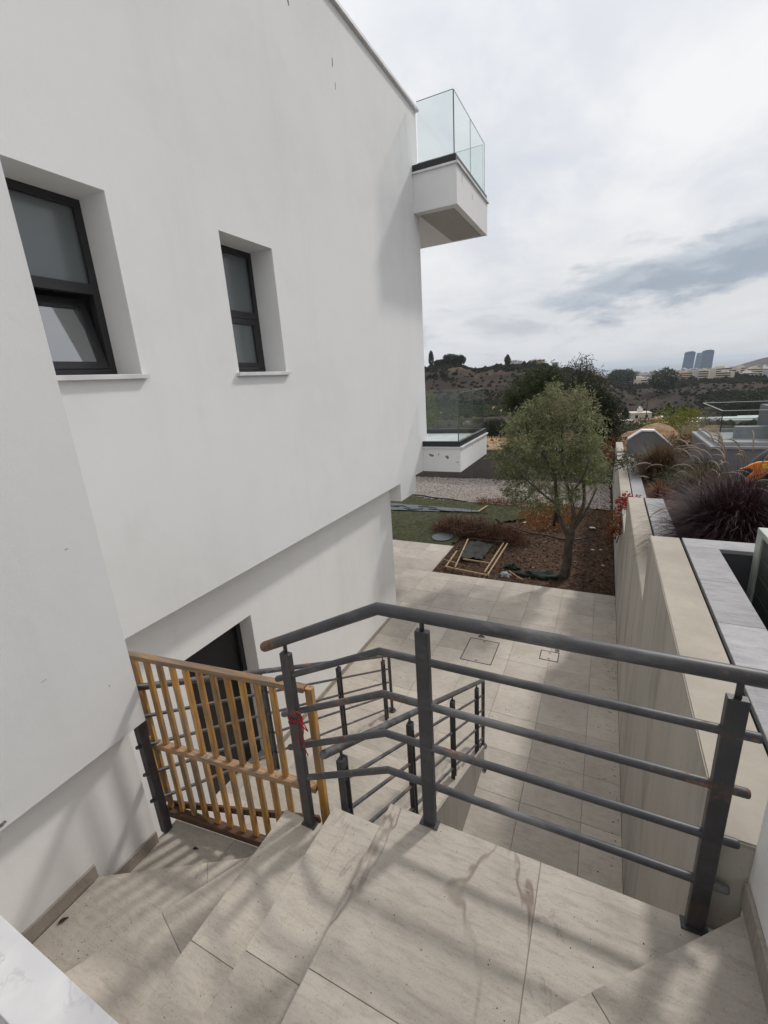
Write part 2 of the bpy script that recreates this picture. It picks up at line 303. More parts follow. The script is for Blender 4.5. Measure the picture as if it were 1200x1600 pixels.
c = N.mix(field, c, (0.36, 0.27, 0.19))
N.put(b, 'Base Color', c); N.put(b, 'Roughness', 1.0); b.inputs['Specular IOR Level'].default_value = 0.05
m, N, b = mat('sea_water'); N.put(b, 'Base Color', (0.05, 0.085, 0.11, 1)); N.put(b, 'Roughness', 0.3)


# ------------------------------------------------------------------ mesh helpers
def finish(name, bm, material, parent=None, smooth=False):
    me = bpy.data.meshes.new(name); bm.normal_update(); bm.to_mesh(me); bm.free()
    if isinstance(material, str): material = [material]
    for m_ in material: me.materials.append(MATS[m_])
    if smooth:
        for f in me.polygons: f.use_smooth = True
    o = bpy.data.objects.new(name, me); COL.objects.link(o)
    if parent: o.parent = parent
    return o
def raw(name, verts, faces, material, parent=None, smooth=False):
    me = bpy.data.meshes.new(name); me.from_pydata(verts, [], faces); me.materials.append(MATS[material]); me.update()
    if smooth:
        for f in me.polygons: f.use_smooth = True
    o = bpy.data.objects.new(name, me); COL.objects.link(o)
    if parent: o.parent = parent
    return o
def tag(o, label, cat, group=None):
    o['label'] = label; o['category'] = cat
    if group: o['group'] = group
    return o
def struct(o): o['kind'] = 'structure'; return o
def stuff(o): o['kind'] = 'stuff'; return o
def thing(name, label, cat, group=None):
    o = bpy.data.objects.new(name, None); COL.objects.link(o); o.empty_display_size = 0.1
    return tag(o, label, cat, group)
def box(bm, x0, x1, y0, y1, z0, z1, mi=0):
    vs = [bm.verts.new(p) for p in ((x0, y0, z0), (x1, y0, z0), (x1, y1, z0), (x0, y1, z0), (x0, y0, z1), (x1, y0, z1), (x1, y1, z1), (x0, y1, z1))]
    for q in ((3, 2, 1, 0), (4, 5, 6, 7), (0, 1, 5, 4), (1, 2, 6, 5), (2, 3, 7, 6), (3, 0, 4, 7)):
        f = bm.faces.new([vs[i] for i in q]); f.material_index = mi
    return vs
def bev(bm, off, seg=1):
    bmesh.ops.bevel(bm, geom=list(bm.edges), offset=off, segments=seg, affect='EDGES', profile=0.5)
def bx(name, dims, material, parent=None, bevel=0.0):
    bm = bmesh.new(); box(bm, *dims)
    if bevel: bev(bm, bevel)
    return finish(name, bm, material, parent)
def prism(bm, pts, z0, z1):
    """extrude a plan polygon (counter-clockwise) from z0 to z1"""
    a = [bm.verts.new((x, y, z0)) for x, y in pts]; t = [bm.verts.new((x, y, z1)) for x, y in pts]
    n = len(pts); bm.faces.new(a[::-1]); bm.faces.new(t)
    for i in range(n): bm.faces.new((a[i], a[(i + 1) % n], t[(i + 1) % n], t[i]))
def inset(pts, d):
    n = len(pts); res = []
    for i in range(n):
        p0, p1, p2 = (Vector(pts[i - 1]), Vector(pts[i]), Vector(pts[(i + 1) % n]))
        e1 = (p1 - p0).normalized(); e2 = (p2 - p1).normalized()
        n1 = Vector((-e1.y, e1.x)); n2 = Vector((-e2.y, e2.x)); k = 1 + n1.dot(n2)
        res.append(tuple(p1 + (n1 + n2) * (d / max(k, 0.25))))
    return res
def slab(name, pts, z0, z1, material, parent, bevel=0.003, gap=0.0015):
    bm = bmesh.new(); prism(bm, inset(pts, gap), z0, z1); bev(bm, bevel, 2); return finish(name, bm, material, parent)
def tube(bm, pts, rad, seg=12, cap=True, jitter=None):
    pts = [Vector(p) for p in pts]; n = len(pts)
    if not isinstance(rad, (list, tuple)): rad = [rad] * n
    rings = []; ref = None
    for i, p in enumerate(pts):
        if i == 0: d = pts[1] - pts[0]
        elif i == n - 1: d = pts[-1] - pts[-2]
        else: d = (pts[i] - pts[i - 1]).normalized() + (pts[i + 1] - pts[i]).normalized()
        d.normalize()
        if ref is None: ref = Vector((0, 0, 1)) if abs(d.z) < 0.9 else Vector((1, 0, 0))
        u = d.cross(ref).normalized(); v_ = u.cross(d).normalized(); ref = v_
        k = 1.0
        if 0 < i < n - 1:
            c_ = (pts[i] - pts[i - 1]).normalized().dot(d); k = 1.0 / max(c_, 0.5)
        ring = []
        for j in range(seg):
            a = 2 * math.pi * j / seg; r_ = rad[i] * (1 + (jitter * (rnd.random() - 0.5) if jitter else 0))
            ring.append(bm.verts.new(p + (u * math.cos(a) + v_ * math.sin(a)) * r_ * (k if seg > 6 else 1)))
        rings.append(ring)
    for a, c_ in zip(rings, rings[1:]):
        for j in range(seg): bm.faces.new((a[j], a[(j + 1) % seg], c_[(j + 1) % seg], c_[j]))
    if cap:
        bm.faces.new(rings[0][::-1]); bm.faces.new(rings[-1])
def rod(name, pts, rad, material, parent=None, seg=12, cap_bevel=True):
    pts = [Vector(p) for p in pts]
    if cap_bevel:   # rounded ends
        a = (pts[1] - pts[0]).normalized(); e = (pts[-1] - pts[-2]).normalized(); r_ = rad
        P_ = [pts[0], pts[0] + a * r_ * 0.15, pts[0] + a * r_ * 0.5] + pts[1:-1] + [pts[-1] - e * r_ * 0.5, pts[-1] - e * r_ * 0.15, pts[-1]]
        rr = [r_ * 0.62, r_ * 0.9, r_] + [r_] * (len(pts) - 2) + [r_, r_ * 0.9, r_ * 0.62]
    else: P_, rr = pts, rad
    bm = bmesh.new(); tube(bm, P_, rr, seg); o = finish(name, bm, material, parent, True)
    return o
def quads(name, verts, faces, material, parent): return raw(name, verts, faces, material, parent)

P = -2.52          # patio level
RISE = 0.168

# ------------------------------------------------------------------ patio floor
patio = struct(bx('patio', (-9.0, 0.424, -1.6, 9.05, P - 0.30, P - 0.010), 'grout'))
ext = struct(bx('patio_slab', (-9.0, -3.425, 9.052, 10.78, P - 0.30, P - 0.010), 'grout'))
xs = [0.424] + [0.06 - 0.59 * k for k in range(0, 13)]
ys = [3.80 + 0.61 * k for k in range(-4, 9)]
ys = [y for y in ys if y < 9.0] + [9.05]
def tiles(parent, xs, ys, ok):
    for i in range(len(xs) - 1):
        for j in range(len(ys) - 1):
            x0, x1, y0, y1 = xs[i + 1], xs[i], ys[j], ys[j + 1]
            if ok(x0, x1, y0, y1):
                slab('tile', [(x0, y0), (x1, y0), (x1, y1), (x0, y1)], P - 0.012, P + rnd.uniform(-0.0008, 0.0008), 'patio_tile', parent, 0.0015, 0.0018)
def okp(x0, x1, y0, y1):
    if x1 < -3.5 and y1 < 7.0: return False
    if x0 > -2.30 and x1 < -1.10 and y1 < 4.0: return False
    return x1 > -6.6
tiles(patio, xs, ys, okp)
tiles(ext, [-3.425] + [0.06 - 0.59 * k for k in range(6, 12)], [9.052, 9.66, 10.27, 10.78], lambda *a: True)

# inspection covers let into the tiles
def cover(x0, x1, y0, y1, label):
    t = thing('manhole_cover', label, 'manhole cover')
    e = 0.012
    bm = bmesh.new()
    for d in ((x0, x1, y0, y0 + e), (x0, x1, y1 - e, y1), (x0, x0 + e, y0 + e, y1 - e), (x1 - e, x1, y0 + e, y1 - e)): box(bm, *d, P - 0.01, P + 0.0035)
    finish('frame', bm, 'rubber', t)
    slab('lid', [(x0 + e, y0 + e), (x1 - e, y0 + e), (x1 - e, y1 - e), (x0 + e, y1 - e)], P - 0.01, P + 0.0030, 'patio_tile', t, 0.001, 0.003)
    for (cx_, cy_) in (((x0 + x1) / 2, y1 - 0.05), ((x0 + x1) / 2, y0 + 0.05)):
        bx('lifting_slot', (cx_ - 0.022, cx_ + 0.022, cy_ - 0.008, cy_ + 0.008, P, P + 0.0045), 'rubber', t)
cover(-1.84, -1.34, 6.0, 6.66, 'large square inspection cover set in the patio tiles, nearer the house')
cover(-0.68, -0.40, 6.44, 6.70, 'small square inspection cover set in the patio tiles beside the concrete wall')

# ------------------------------------------------------------------ staircase
stair = thing('staircase', 'beige stone tiled staircase winding down from the landing to the patio', 'staircase')
TH = 0.03
def step_core(pts, z): 
    bm = bmesh.new(); prism(bm, inset(pts, 0.014), P - 0.05, z - 0.0045); finish('step_core', bm, 'stringer', stair)
def tread(pts, z, m_='stair_tile'): return slab('tread_tile', pts, z - TH, z, m_, stair, 0.0022, 0.0010)
YF, YB = 1.378, 0.40
# landing
step_core([(-0.755, YB), (0.51, YB), (0.51, YF), (-0.755, YF)], 0)
tread([(-0.760, 0.729), (-0.107, 0.729), (-0.107, YF), (-0.760, YF)], 0, 'stair_tile_vein')
tread([(-0.107, 0.729), (0.51, 0.729), (0.51, YF), (-0.107, YF)], 0)
tread([(-0.760, 0.12), (-0.433, 0.12), (-0.433, 0.729), (-0.760, 0.729)], 0)
tread([(-0.433, 0.12), (0.20, 0.12), (0.20, 0.729), (-0.433, 0.729)], 0)
# upper winder
up1 = [(-0.42, 0.47), (0.51, 0.47), (0.51, 1.345)]
step_core(up1, RISE)
tread([(-0.42, 0.47), (0.51, 0.47), (0.51, 0.50), (0.075, 0.945)], RISE, 'stair_tile_y')
tread([(0.075, 0.945), (0.51, 0.50), (0.51, 1.345)], RISE, 'stair_tile_y')
# straight steps
for k, (xr, xl, jy) in enumerate(((-0.755, -1.075, 0.742), (-1.075, -1.400, 0.737))):
    z = -RISE * (k + 1)
    step_core([(xl, YB), (xr, YB), (xr, YF), (xl, YF)], z)
    tread([(xl - 0.006, YB), (xr, YB), (xr, jy), (xl - 0.006, jy)], z); tread([(xl - 0.006, jy), (xr, jy), (xr, YF), (xl - 0.006, YF)], z)
# winders round the inner corner
PV = (-1.400, 1.405); WX = -2.335
n3 = (-1.975, YB); n4 = (WX, 0.855)
def lerp(a, c_, t): return (a[0] + (c_[0] - a[0]) * t, a[1] + (c_[1] - a[1]) * t)
z = -3 * RISE
s3 = [PV, n3, (-1.400, YB)]
step_core([PV, n3, (-1.4, YB)], z)
j3a = lerp(PV, n3, 0.585); j3b = (-1.400, 0.70)
tread([PV, j3a, j3b], z); tread([j3a, n3, (-1.400, YB), j3b], z)
z = -4 * RISE
step_core([PV, n4, (WX, YB), n3], z)
j4a = lerp(PV, n4, 0.46); j4b = lerp(PV, n3, 0.43)
tread([PV, j4a, j4b], z, 'stair_tile_y'); tread([j4a, n4, (WX, YB), n3, j4b], z, 'stair_tile')
z = -5 * RISE
YG = 1.43
s5 = [PV, (-1.40, YG), (WX - 0.03, YG), (WX - 0.03, 0.855), n4]
step_core([(-1.40, 1.405), (-1.40, YG), (WX - 0.03, YG), (WX - 0.03, 0.855), n4], z)
tread([(-1.42, 1.395), (-1.42, YG + 0.012), (-1.90, YG + 0.012), (-1.90, 1.13)], z, 'stair_tile_y'); tread([(-1.90, 1.13), (-1.90, YG + 0.012), (WX - 0.03, YG + 0.012), (WX - 0.03, 0.855), n4], z)
# riser faces of the upper steps
def riser(a, c_, z0, z1, nrm):
    n = Vector(nrm).normalized() * 0.010
    bm = bmesh.new(); prism(bm, [a, c_, (c_[0] + n.x, c_[1] + n.y), (a[0] + n.x, a[1] + n.y)] if (Vector(c_) - Vector(a)).cross(Vector((n.x, n.y))) > 0 else [c_, a, (a[0] + n.x, a[1] + n.y), (c_[0] + n.x, c_[1] + n.y)], z0, z1)
    finish('riser_tile', bm, 'riser_tile', stair)
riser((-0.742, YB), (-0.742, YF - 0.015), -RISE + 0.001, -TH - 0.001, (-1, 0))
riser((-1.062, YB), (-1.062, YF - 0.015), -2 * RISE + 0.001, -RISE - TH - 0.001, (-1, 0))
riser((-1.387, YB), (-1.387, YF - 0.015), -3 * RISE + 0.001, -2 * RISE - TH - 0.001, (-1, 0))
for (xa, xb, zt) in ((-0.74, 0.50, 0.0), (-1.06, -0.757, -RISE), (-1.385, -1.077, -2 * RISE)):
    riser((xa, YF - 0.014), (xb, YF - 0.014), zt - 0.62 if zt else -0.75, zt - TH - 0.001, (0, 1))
# lower straight flight
GO = 0.30; FX0, FX1 = -2.40, -1.02
for k in range(1, 10):
    z = -0.84 - RISE * k; y0 = YG + GO * (k - 1); y1 = YG + GO * k
    bm = bmesh.new(); box(bm, FX0 + 0.01, FX1 - 0.012, y0, y1 - 0.012, P - 0.05, z - TH - 0.002); finish('step_core', bm, 'stringer', stair)
    jx = -1.66 if k % 2 else -1.80
    tread([(FX0, y0 + 0.001), (jx, y0 + 0.001), (jx, y1 + 0.010), (FX0, y1 + 0.010)], z, 'stair_tile'); tread([(jx, y0 + 0.001), (FX1, y0 + 0.001), (FX1, y1 + 0.010), (jx, y1 + 0.010)], z, 'stair_tile')
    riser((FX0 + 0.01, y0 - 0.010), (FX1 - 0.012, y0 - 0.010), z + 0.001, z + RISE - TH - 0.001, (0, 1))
# marble-faced cheek of the flight
bm = bmesh.new()
prof = [(YG + 0.01, -0.95), (YG + GO * 9 + 0.03, P + 0.24), (YG + GO * 9 + 0.03, P + 0.002), (YG + 0.01, P + 0.002)]
a = [bm.verts.new((FX1 + 0.001, y, z)) for y, z in prof]; c_ = [bm.verts.new((FX1 + 0.022, y, z)) for y, z in prof]
bm.faces.new(a); bm.faces.new(c_[::-1])
for i in range(4): bm.faces.new((a[i], c_[i], c_[(i + 1) % 4], a[(i + 1) % 4]))
bmesh.ops.recalc_face_normals(bm, faces=bm.faces)
finish('stringer_panel', bm, 'stringer', stair)
# low wall with a marble top closing the stair on the near side
lw = thing('low_wall', 'low white wall capped with pale marble, bottom left beside the winding steps', 'wall')
bx('wall_body', (-2.33, -0.77, 0.262, 0.388, P - 0.02, -0.135), 'stucco_low', lw)
bm = bmesh.new(); prism(bm, [(-2.33, 0.248), (-0.77, 0.238), (-0.77, 0.392), (-2.33, 0.408)], -0.134, -0.104); bev(bm, 0.003, 2); finish('coping_slab', bm, 'marble', lw)

# ------------------------------------------------------------------ white house
house = thing('white_house', 'large white rendered house with dark windows and two glass balconies, left', 'house')
XM, XT = -3.21, 6.15        # main wall plane, coping height
YE = 8.48                   # far corner
ZO = 0.066                  # underside of the overhang
def wall_cells(name, x0, x1, ys, zs, holes, m_):
    bm = bmesh.new()
    for j in range(len(ys) - 1):
        for k in range(len(zs) - 1):
            cy_, cz_ = (ys[j] + ys[j + 1]) / 2, (zs[k] + zs[k + 1]) / 2
            if any(h[0] < cy_ < h[1] and h[2] < cz_ < h[3] for h in holes): continue
            box(bm, x0, x1, ys[j], ys[j + 1], zs[k], zs[k + 1])
    bmesh.ops.remove_doubles(bm, verts=bm.verts, dist=1e-5)
    # drop inner faces shared by two cells
    bm.verts.index_update(); seen = {}
    for f in bm.faces: seen.setdefault(tuple(sorted(v_.index for v_ in f.verts)), []).append(f)
    bmesh.ops.delete(bm, geom=[f for l_ in seen.values() if len(l_) > 1 for f in l_], context='FACES_ONLY')
    bmesh.ops.recalc_face_normals(bm, faces=bm.faces)
    return finish(name, bm, m_, house)
W1 = (1.36, 2.408, 2.012, 3.222); W2 = (3.452, 4.182, 2.012, 3.222)
wall_cells('upper_wall', XM - 0.42, XM, [1.26, 1.36, 2.408, 3.452, 4.182, YE], [ZO, 2.012, 3.222, XT - 0.035], (W1, W2), 'stucco')
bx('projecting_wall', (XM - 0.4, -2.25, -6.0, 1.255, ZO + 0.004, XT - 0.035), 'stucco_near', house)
bx('stair_wall', (-3.3, -2.352, -6.0, 1.20, P - 0.05, ZO + 0.002), 'stucco_low', house)
# overhang floor and the wall below it, with the dark door opening
bx('overhang_floor', (-9.0, XM - 0.421, 1.27, YE, ZO + 0.003, ZO + 0.35), 'stucco', house)
DO = (2.35, 3.30, P - 0.05, -0.575)
wall_cells('lower_wall', -3.78, -3.43, [1.21, 2.35, 3.30, 7.07], [P - 0.05, -0.575, ZO + 0.001], (DO,), 'stucco_low')
bx('front_lower_wall', (-9.0, -3.785, 6.7, 7.07, P - 0.05, ZO + 0.001), 'stucco_low', house)
bx('beam', (-9.0, XM, 7.072, 7.80, -0.262, ZO - 0.001), 'stucco', house)
bx('front_wall', (-9.0, XM - 0.421, YE - 0.3, YE - 0.001, ZO + 0.352, XT - 0.036), 'stucco', house)
bx('roof_slab', (-9.0, XM - 0.421, -6.0, YE - 0.31, XT - 0.5, XT - 0.2), 'stucco', house)
bx('roof_coping', (XM - 0.44, XM + 0.045, 1.256, YE + 0.04, XT - 0.034, XT + 0.012), 'marble', house, 0.004)
# door
d = bx('door', (-3.70, -3.655, DO[0] + 0.001, DO[1] - 0.001, P + 0.001, DO[3] - 0.001), 'door_dark', house)
bm = bmesh.new()
for yy in (DO[0] + 0.0, DO[1] - 0.06): box(bm, -3.654, -3.62, yy + 0.001, yy + 0.059, P + 0.001, DO[3] - 0.062)
box(bm, -3.654, -3.62, DO[0] + 0.001, DO[1] - 0.001, DO[3] - 0.06, DO[3] - 0.001); finish('door_frame', bm, 'frame_metal', d)
rod('door_handle', [(-3.60, 3.15, -1.62), (-3.60, 3.15, -1.32)], 0.014, 'steel', d, 8)
# skirting along the foot of the walls
yy = 3.32
while yy < 7.0:
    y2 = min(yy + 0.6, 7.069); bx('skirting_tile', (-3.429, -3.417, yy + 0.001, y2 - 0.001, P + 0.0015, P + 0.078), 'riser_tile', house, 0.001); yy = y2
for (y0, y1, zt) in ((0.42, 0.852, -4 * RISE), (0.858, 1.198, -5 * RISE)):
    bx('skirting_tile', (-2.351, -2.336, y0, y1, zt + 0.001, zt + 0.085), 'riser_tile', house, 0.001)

# windows in the main wall
def window(y0, y1, z0, z1, zm, tilt):
    xf = XM - 0.285
    fr = bmesh.new(); t = 0.055
    for dims in ((y0 + 0.001, y0 + t, z0 + 0.001, z1 - 0.001), (y1 - t, y1 - 0.001, z0 + 0.001, z1 - 0.001), (y0 + t, y1 - t, z1 - t, z1 - 0.001), (y0 + t, y1 - t, z0 + 0.001, z0 + t), (y0 + t, y1 - t, zm - 0.035, zm + 0.035)):
        box(fr, xf - 0.06, xf, *dims)
    win = finish('window', fr, 'frame_metal', house)
    bx('upper_pane', (xf - 0.040, xf - 0.026, y0 + t, y1 - t, zm + 0.036, z1 - t), 'window_frost', win)
    ya, yb, za, zb = y0 + t + 0.004, y1 - t - 0.004, z0 + t + 0.004, zm - 0.04
    bm = bmesh.new(); s = 0.052; h = zb - za
    for dims in ((ya, ya + s, 0, h), (yb - s, yb, 0, h), (ya + s, yb - s, h - s, h), (ya + s, yb - s, 0, s)): box(bm, -0.05, 0.004, *dims)
    o1 = finish('sash', bm, 'frame_metal', win); o1.location = (xf, 0, za); o1.rotation_euler = (0, -tilt, 0)
    o2 = bx('lower_pane', (-0.030, -0.018, ya + s, yb - s, s, h - s), 'window_glass' if tilt else 'window_frost', win); o2.location = (xf, 0, za); o2.rotation_euler = (0, -tilt, 0)
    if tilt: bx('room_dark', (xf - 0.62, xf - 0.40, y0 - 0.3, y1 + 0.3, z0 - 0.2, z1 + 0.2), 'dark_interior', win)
    bx('sill', (XM - 0.26, XM + 0.042, y0 - 0.035 if y0 > 3 else y0 - 0.09, y1 + 0.035, z0 - 0.034, z0 - 0.0005), 'marble', win, 0.002)
window(*W1, 2.632, R(14)); window(*W2, 2.60, 0.0)

# balconies wrapping the far corner
def balcony(zb, zt, zg):
    x1, y0, y1, xl = -2.445, 8.235, 10.35, -7.2
    bm = bmesh.new(); prism(bm, [(XM + 0.001, y0), (x1, y0), (x1, y1), (xl, y1), (xl, YE + 0.002), (XM + 0.001, YE + 0.002)], zb, zt)
    bal = finish('balcony', bm, 'stucco', house)
    bm = bmesh.new(); e = 0.035; prism(bm, [(XM + 0.002, y0 - 0.03), (x1 + 0.03, y0 - 0.03), (x1 + 0.03, y1 + 0.03), (xl, y1 + 0.03), (xl, YE + 0.003), (XM + 0.002, YE + 0.003)], zt + 0.001, zt + e)
    bev(bm, 0.003); finish('coping', bm, 'marble', bal)
    bm = bmesh.new(); g0, g1 = zt + e + 0.001, zt + e + 0.10
    box(bm, XM + 0.003, x1 - 0.004, y0 - 0.012, y0 + 0.06, g0, g1); box(bm, x1 - 0.075, x1 - 0.0042, y0 + 0.061, y1 - 0.02, g0, g1); box(bm, xl, x1 - 0.076, y1 - 0.09, y1 - 0.02, g0, g1)
    finish('channel', bm, 'channel', bal)
    gx = x1 - 0.045; gy = y0 + 0.03
    def pane(dims, edges):
        o = bx('glass_pane', dims, 'glass_panel', bal)
        for ed in edges: bx('pane_edge', ed, 'glass_edge', bal)
    b0 = g1 + 0.0005
    pane((XM + 0.10, gx - 0.008, gy - 0.006, gy + 0.006, b0, zg), [(gx - 0.0075, gx - 0.002, gy - 0.006, gy + 0.006, b0, zg), (XM + 0.10, gx - 0.008, gy - 0.006, gy + 0.006, zg + 0.0005, zg + 0.006)])
    ym = gy + 0.985
    pane((gx - 0.006, gx + 0.006, gy + 0.014, ym - 0.008, b0, zg), [(gx - 0.006, gx + 0.006, gy + 0.008, gy + 0.0135, b0, zg), (gx - 0.006, gx + 0.006, ym - 0.0075, ym - 0.001, b0, zg), (gx - 0.006, gx + 0.006, gy + 0.014, ym - 0.008, zg + 0.0005, zg + 0.006)])
    pane((gx - 0.006, gx + 0.006, ym + 0.008, y1 - 0.07, b0, zg), [(gx - 0.006, gx + 0.006, y1 - 0.0695, y1 - 0.064, b0, zg), (gx - 0.006, gx + 0.006, ym + 0.008, y1 - 0.07, zg + 0.0005, zg + 0.006)])
    xx = gx - 0.02
    while xx > xl + 1:
        pane((xx - 1.5, xx - 0.012, y1 - 0.061, y1 - 0.049, b0, zg), [(xx - 0.0115, xx - 0.006, y1 - 0.061, y1 - 0.049, b0, zg), (xx - 1.5, xx - 0.012, y1 - 0.061, y1 - 0.049, zg + 0.0005, zg + 0.006)]); xx -= 1.52
    return bal
bu = balcony(4.57, 5.135, 6.135); bl_ = balcony(0.058, 0.515, 1.540)
bx('soffit_drip', (XM + 0.05, -2.55, 8.40, 10.25, 4.562, 4.5695), 'scuff_pale', bu)
# knocks and scrapes in the render
def blotch(name, plane, at, cu, cv, su, sv, m_, parent, rot=0.0, n=11):
    bm = bmesh.new(); vs = []
    for i in range(n):
        a = 2 * math.pi * i / n; k = rnd.uniform(0.55, 1.15); u = math.cos(a) * su * k; v_ = math.sin(a) * sv * k
        u, v_ = u * math.cos(rot) - v_ * math.sin(rot), u * math.sin(rot) + v_ * math.cos(rot)
        vs.append(bm.verts.new((at, cu + u, cv + v_) if plane == 'x' else (cu + u, at, cv + v_)))
    f = bm.faces.new(vs); r_ = bmesh.ops.extrude_face_region(bm, geom=[f])
    dv = Vector((0.0012, 0, 0)) if plane == 'x' else Vector((0, -0.0012, 0))
    bmesh.ops.translate(bm, vec=dv, verts=[g for g in r_['geom'] if isinstance(g, bmesh.types.BMVert)])
    bmesh.ops.recalc_face_normals(bm, faces=bm.faces)
    return finish(name, bm, m_, parent)
for cu, cv, su, sv, rt in ((5.76, 5.50, 0.010, 0.07, -0.1), (5.79, 5.29, 0.006, 0.05, -0.1), (4.93, 5.62, 0.012, 0.05, 0.25), (5.0, 5.85, 0.006, 0.05, 0.1)): blotch('render_scrape', 'x', XM + 0.0003, cu, cv, su, sv, 'scuff', house, rt)
for cu, cv, su, sv, rt in ((-3.03, 0.372, 0.055, 0.030, -0.4), (-2.88, 0.398, 0.008, 0.035, -0.3), (-2.71, 0.348, 0.040, 0.035, -0.5)): blotch('render_scrape', 'y', 8.2347, cu, cv, su, sv, 'scuff', bl_, rt)
blotch('render_scrape', 'y', 8.2347, -2.50, 0.25, 0.03, 0.016, 'scuff_pale', bl_)
for cu, cv, su, sv in ((0.56, 0.095, 0.022, 0.010), (0.53, 0.115, 0.012, 0.014)): blotch('render_scrape', 'x', -2.2497, cu, cv, su, sv, 'scuff', house)
for cu, cv, su, sv in ((1.12, 0.40, 0.004, 0.005), (0.86, 0.62, 0.015, 0.002), (1.10, 1.18, 0.008, 0.003)): blotch('render_scrape', 'x', -2.2497, cu, cv, su, sv, 'scuff_pale', house)
for cu, cv, su, sv in ((9.1, 0.44, 0.012, 0.03), (9.6, 0.46, 0.014, 0.03)): blotch('render_scrape', 'x', -2.4447, cu, cv, su, sv, 'scuff_pale', bl_)
for cu, cv, su, sv in ((8.55, 5.02, 0.02, 0.07), (9.2, 4.93, 0.02, 0.07)): blotch('render_scrape', 'x', -2.4447, cu, cv, su, sv, 'scuff_pale', bu)

# white wall at the right end of the landing
rw = thing('white_side_wall', 'white wall corner with a tiled skirting at the right end of the landing', 'wall')
bx('wall_body', (0.513, 0.660, -2.2, 1.388, P - 0.05, 2.6), 'stucco', rw)
bm = bmesh.new(); box(bm, 0.499, 0.5125, 0.48, 1.372, RISE + 0.001, RISE + 0.088); bev(bm, 0.001); finish('skirting_tile', bm, 'riser_tile', rw)

# ------------------------------------------------------------------ railings
def post_box(name, x, y, z0, z1, parent, w=0.053, t=0.03):
    bm = bmesh.new(); box(bm, x - w / 2, x + w / 2, y - t / 2, y + t / 2, z0, z1); bev(bm, 0.002); return finish(name, bm, 'post_paint', parent)
rail = thing('landing_railing', 'dark grey steel railing with round handrail and four bars along the landing edge', 'railing')
YR = 1.392
for x, z0, z1 in ((-0.562, 0.0005, 0.945), (0.392, 0.0005, 0.93), (-1.236, -0.336 + 0.0005, 0.69)):
    zt = 1.0 if x > -1 else 0.745
    o = post_box('post', x, YR - 0.03 if x > -1 else YR - 0.032, z0, z1, rail)
    o2 = bmesh.new(); tube(o2, [(x, YR - 0.03, z1 - 0.005), (x, YR - 0.03, zt)], 0.009, 10); finish('stem', o2, 'post_paint', o, True)
    bm = bmesh.new(); box(bm, x - 0.04, x + 0.04, YR - 0.055, YR - 0.013, z0, z0 + 0.006); finish('foot_plate', bm, 'post_paint', o)
YH = YR - 0.03
rod('handrail', [(-1.368, YH, 0.688), (-0.745, YH, 1.004), (0.505, YH, 1.004)], 0.0245, 'rail_paint', rail, 20)
for zc, xl in ((0.812, -1.315), (0.610, -1.31), (0.410, -1.30), (0.212, -1.25)):
    sl_ = 0.315 / 0.6228
    rod('bar', [(xl, YH, zc - (-0.75 - xl) * sl_), (-0.75, YH, zc), (0.463, YH, zc)], 0.0150, 'rail_paint', rail, 14)

def flight_rail(name, label, X, y0, y1, z0, z1, posts, stub, endx):
    t = thing(name, label, 'railing'); s = (z1 - z0) / (y1 - y0); zat = lambda y: z0 + s * (y - y0)
    rod('handrail', [(X, y0, z0), (X, y1, z1), (X, y1 + 0.004, z1 - 0.03), (X, y1 + 0.004, P + 0.10)], 0.021, 'rail_paint', t, 14)
    bm = bmesh.new(); tube(bm, [(X, y1 + 0.004, P + 0.001), (X, y1 + 0.004, P + 0.10)], 0.0205, 12); tube(bm, [(X, y1 + 0.004, P + 0.0005), (X, y1 + 0.004, P + 0.012)], 0.05, 16); finish('end_post', bm, 'post_paint', t, False)
    for k in range(1, 5):
        o = 0.205 * k
        ys_ = stub; rod('bar', [(X, ys_, zat(ys_) - o), (X, y1 - 0.02, zat(y1) - o + 0.01)], 0.0115, 'rail_paint', t, 10)
    for (y, zb) in posts:
        zt = zat(y) - 0.07
        for dy in (-0.021, 0.021):
            bm = bmesh.new(); box(bm, X - 0.019, X + 0.019, y + dy - 0.005, y + dy + 0.005, zb, zt); bev(bm, 0.001); finish('post', bm, 'post_paint', t)
        bm = bmesh.new(); tube(bm, [(X, y, zt - 0.04), (X, y, zat(y))], 0.008, 8); box(bm, X - 0.02, X + 0.02, y - 0.0155, y + 0.0155, zt - 0.05, zt - 0.004); finish('stem', bm, 'post_paint', t)
    return t
def ztread(y): 
    k = max(0, min(10, int(math.floor((y - YG - 0.012) / GO)) + 1)); return max(P, -0.84 - RISE * k) + 0.001
flight_rail('stair_railing', 'dark grey railing down the open right side of the lower flight', -1.07, 1.325, 4.385, 0.205, -1.565, [(y, ztread(y)) for y in (1.47, 2.30, 3.24, 4.10)], 1.45, 0)
lr = flight_rail('stair_railing', 'dark grey railing down the house side of the lower flight, behind the wooden gate', -2.362, 1.30, 4.53, 0.225, -1.635, [(y, ztread(y)) for y in (2.28, 3.36, 4.36)], 1.225, 0)
post_box('post', -2.362, 1.275, -0.839, 0.13, lr, 0.05, 0.05)

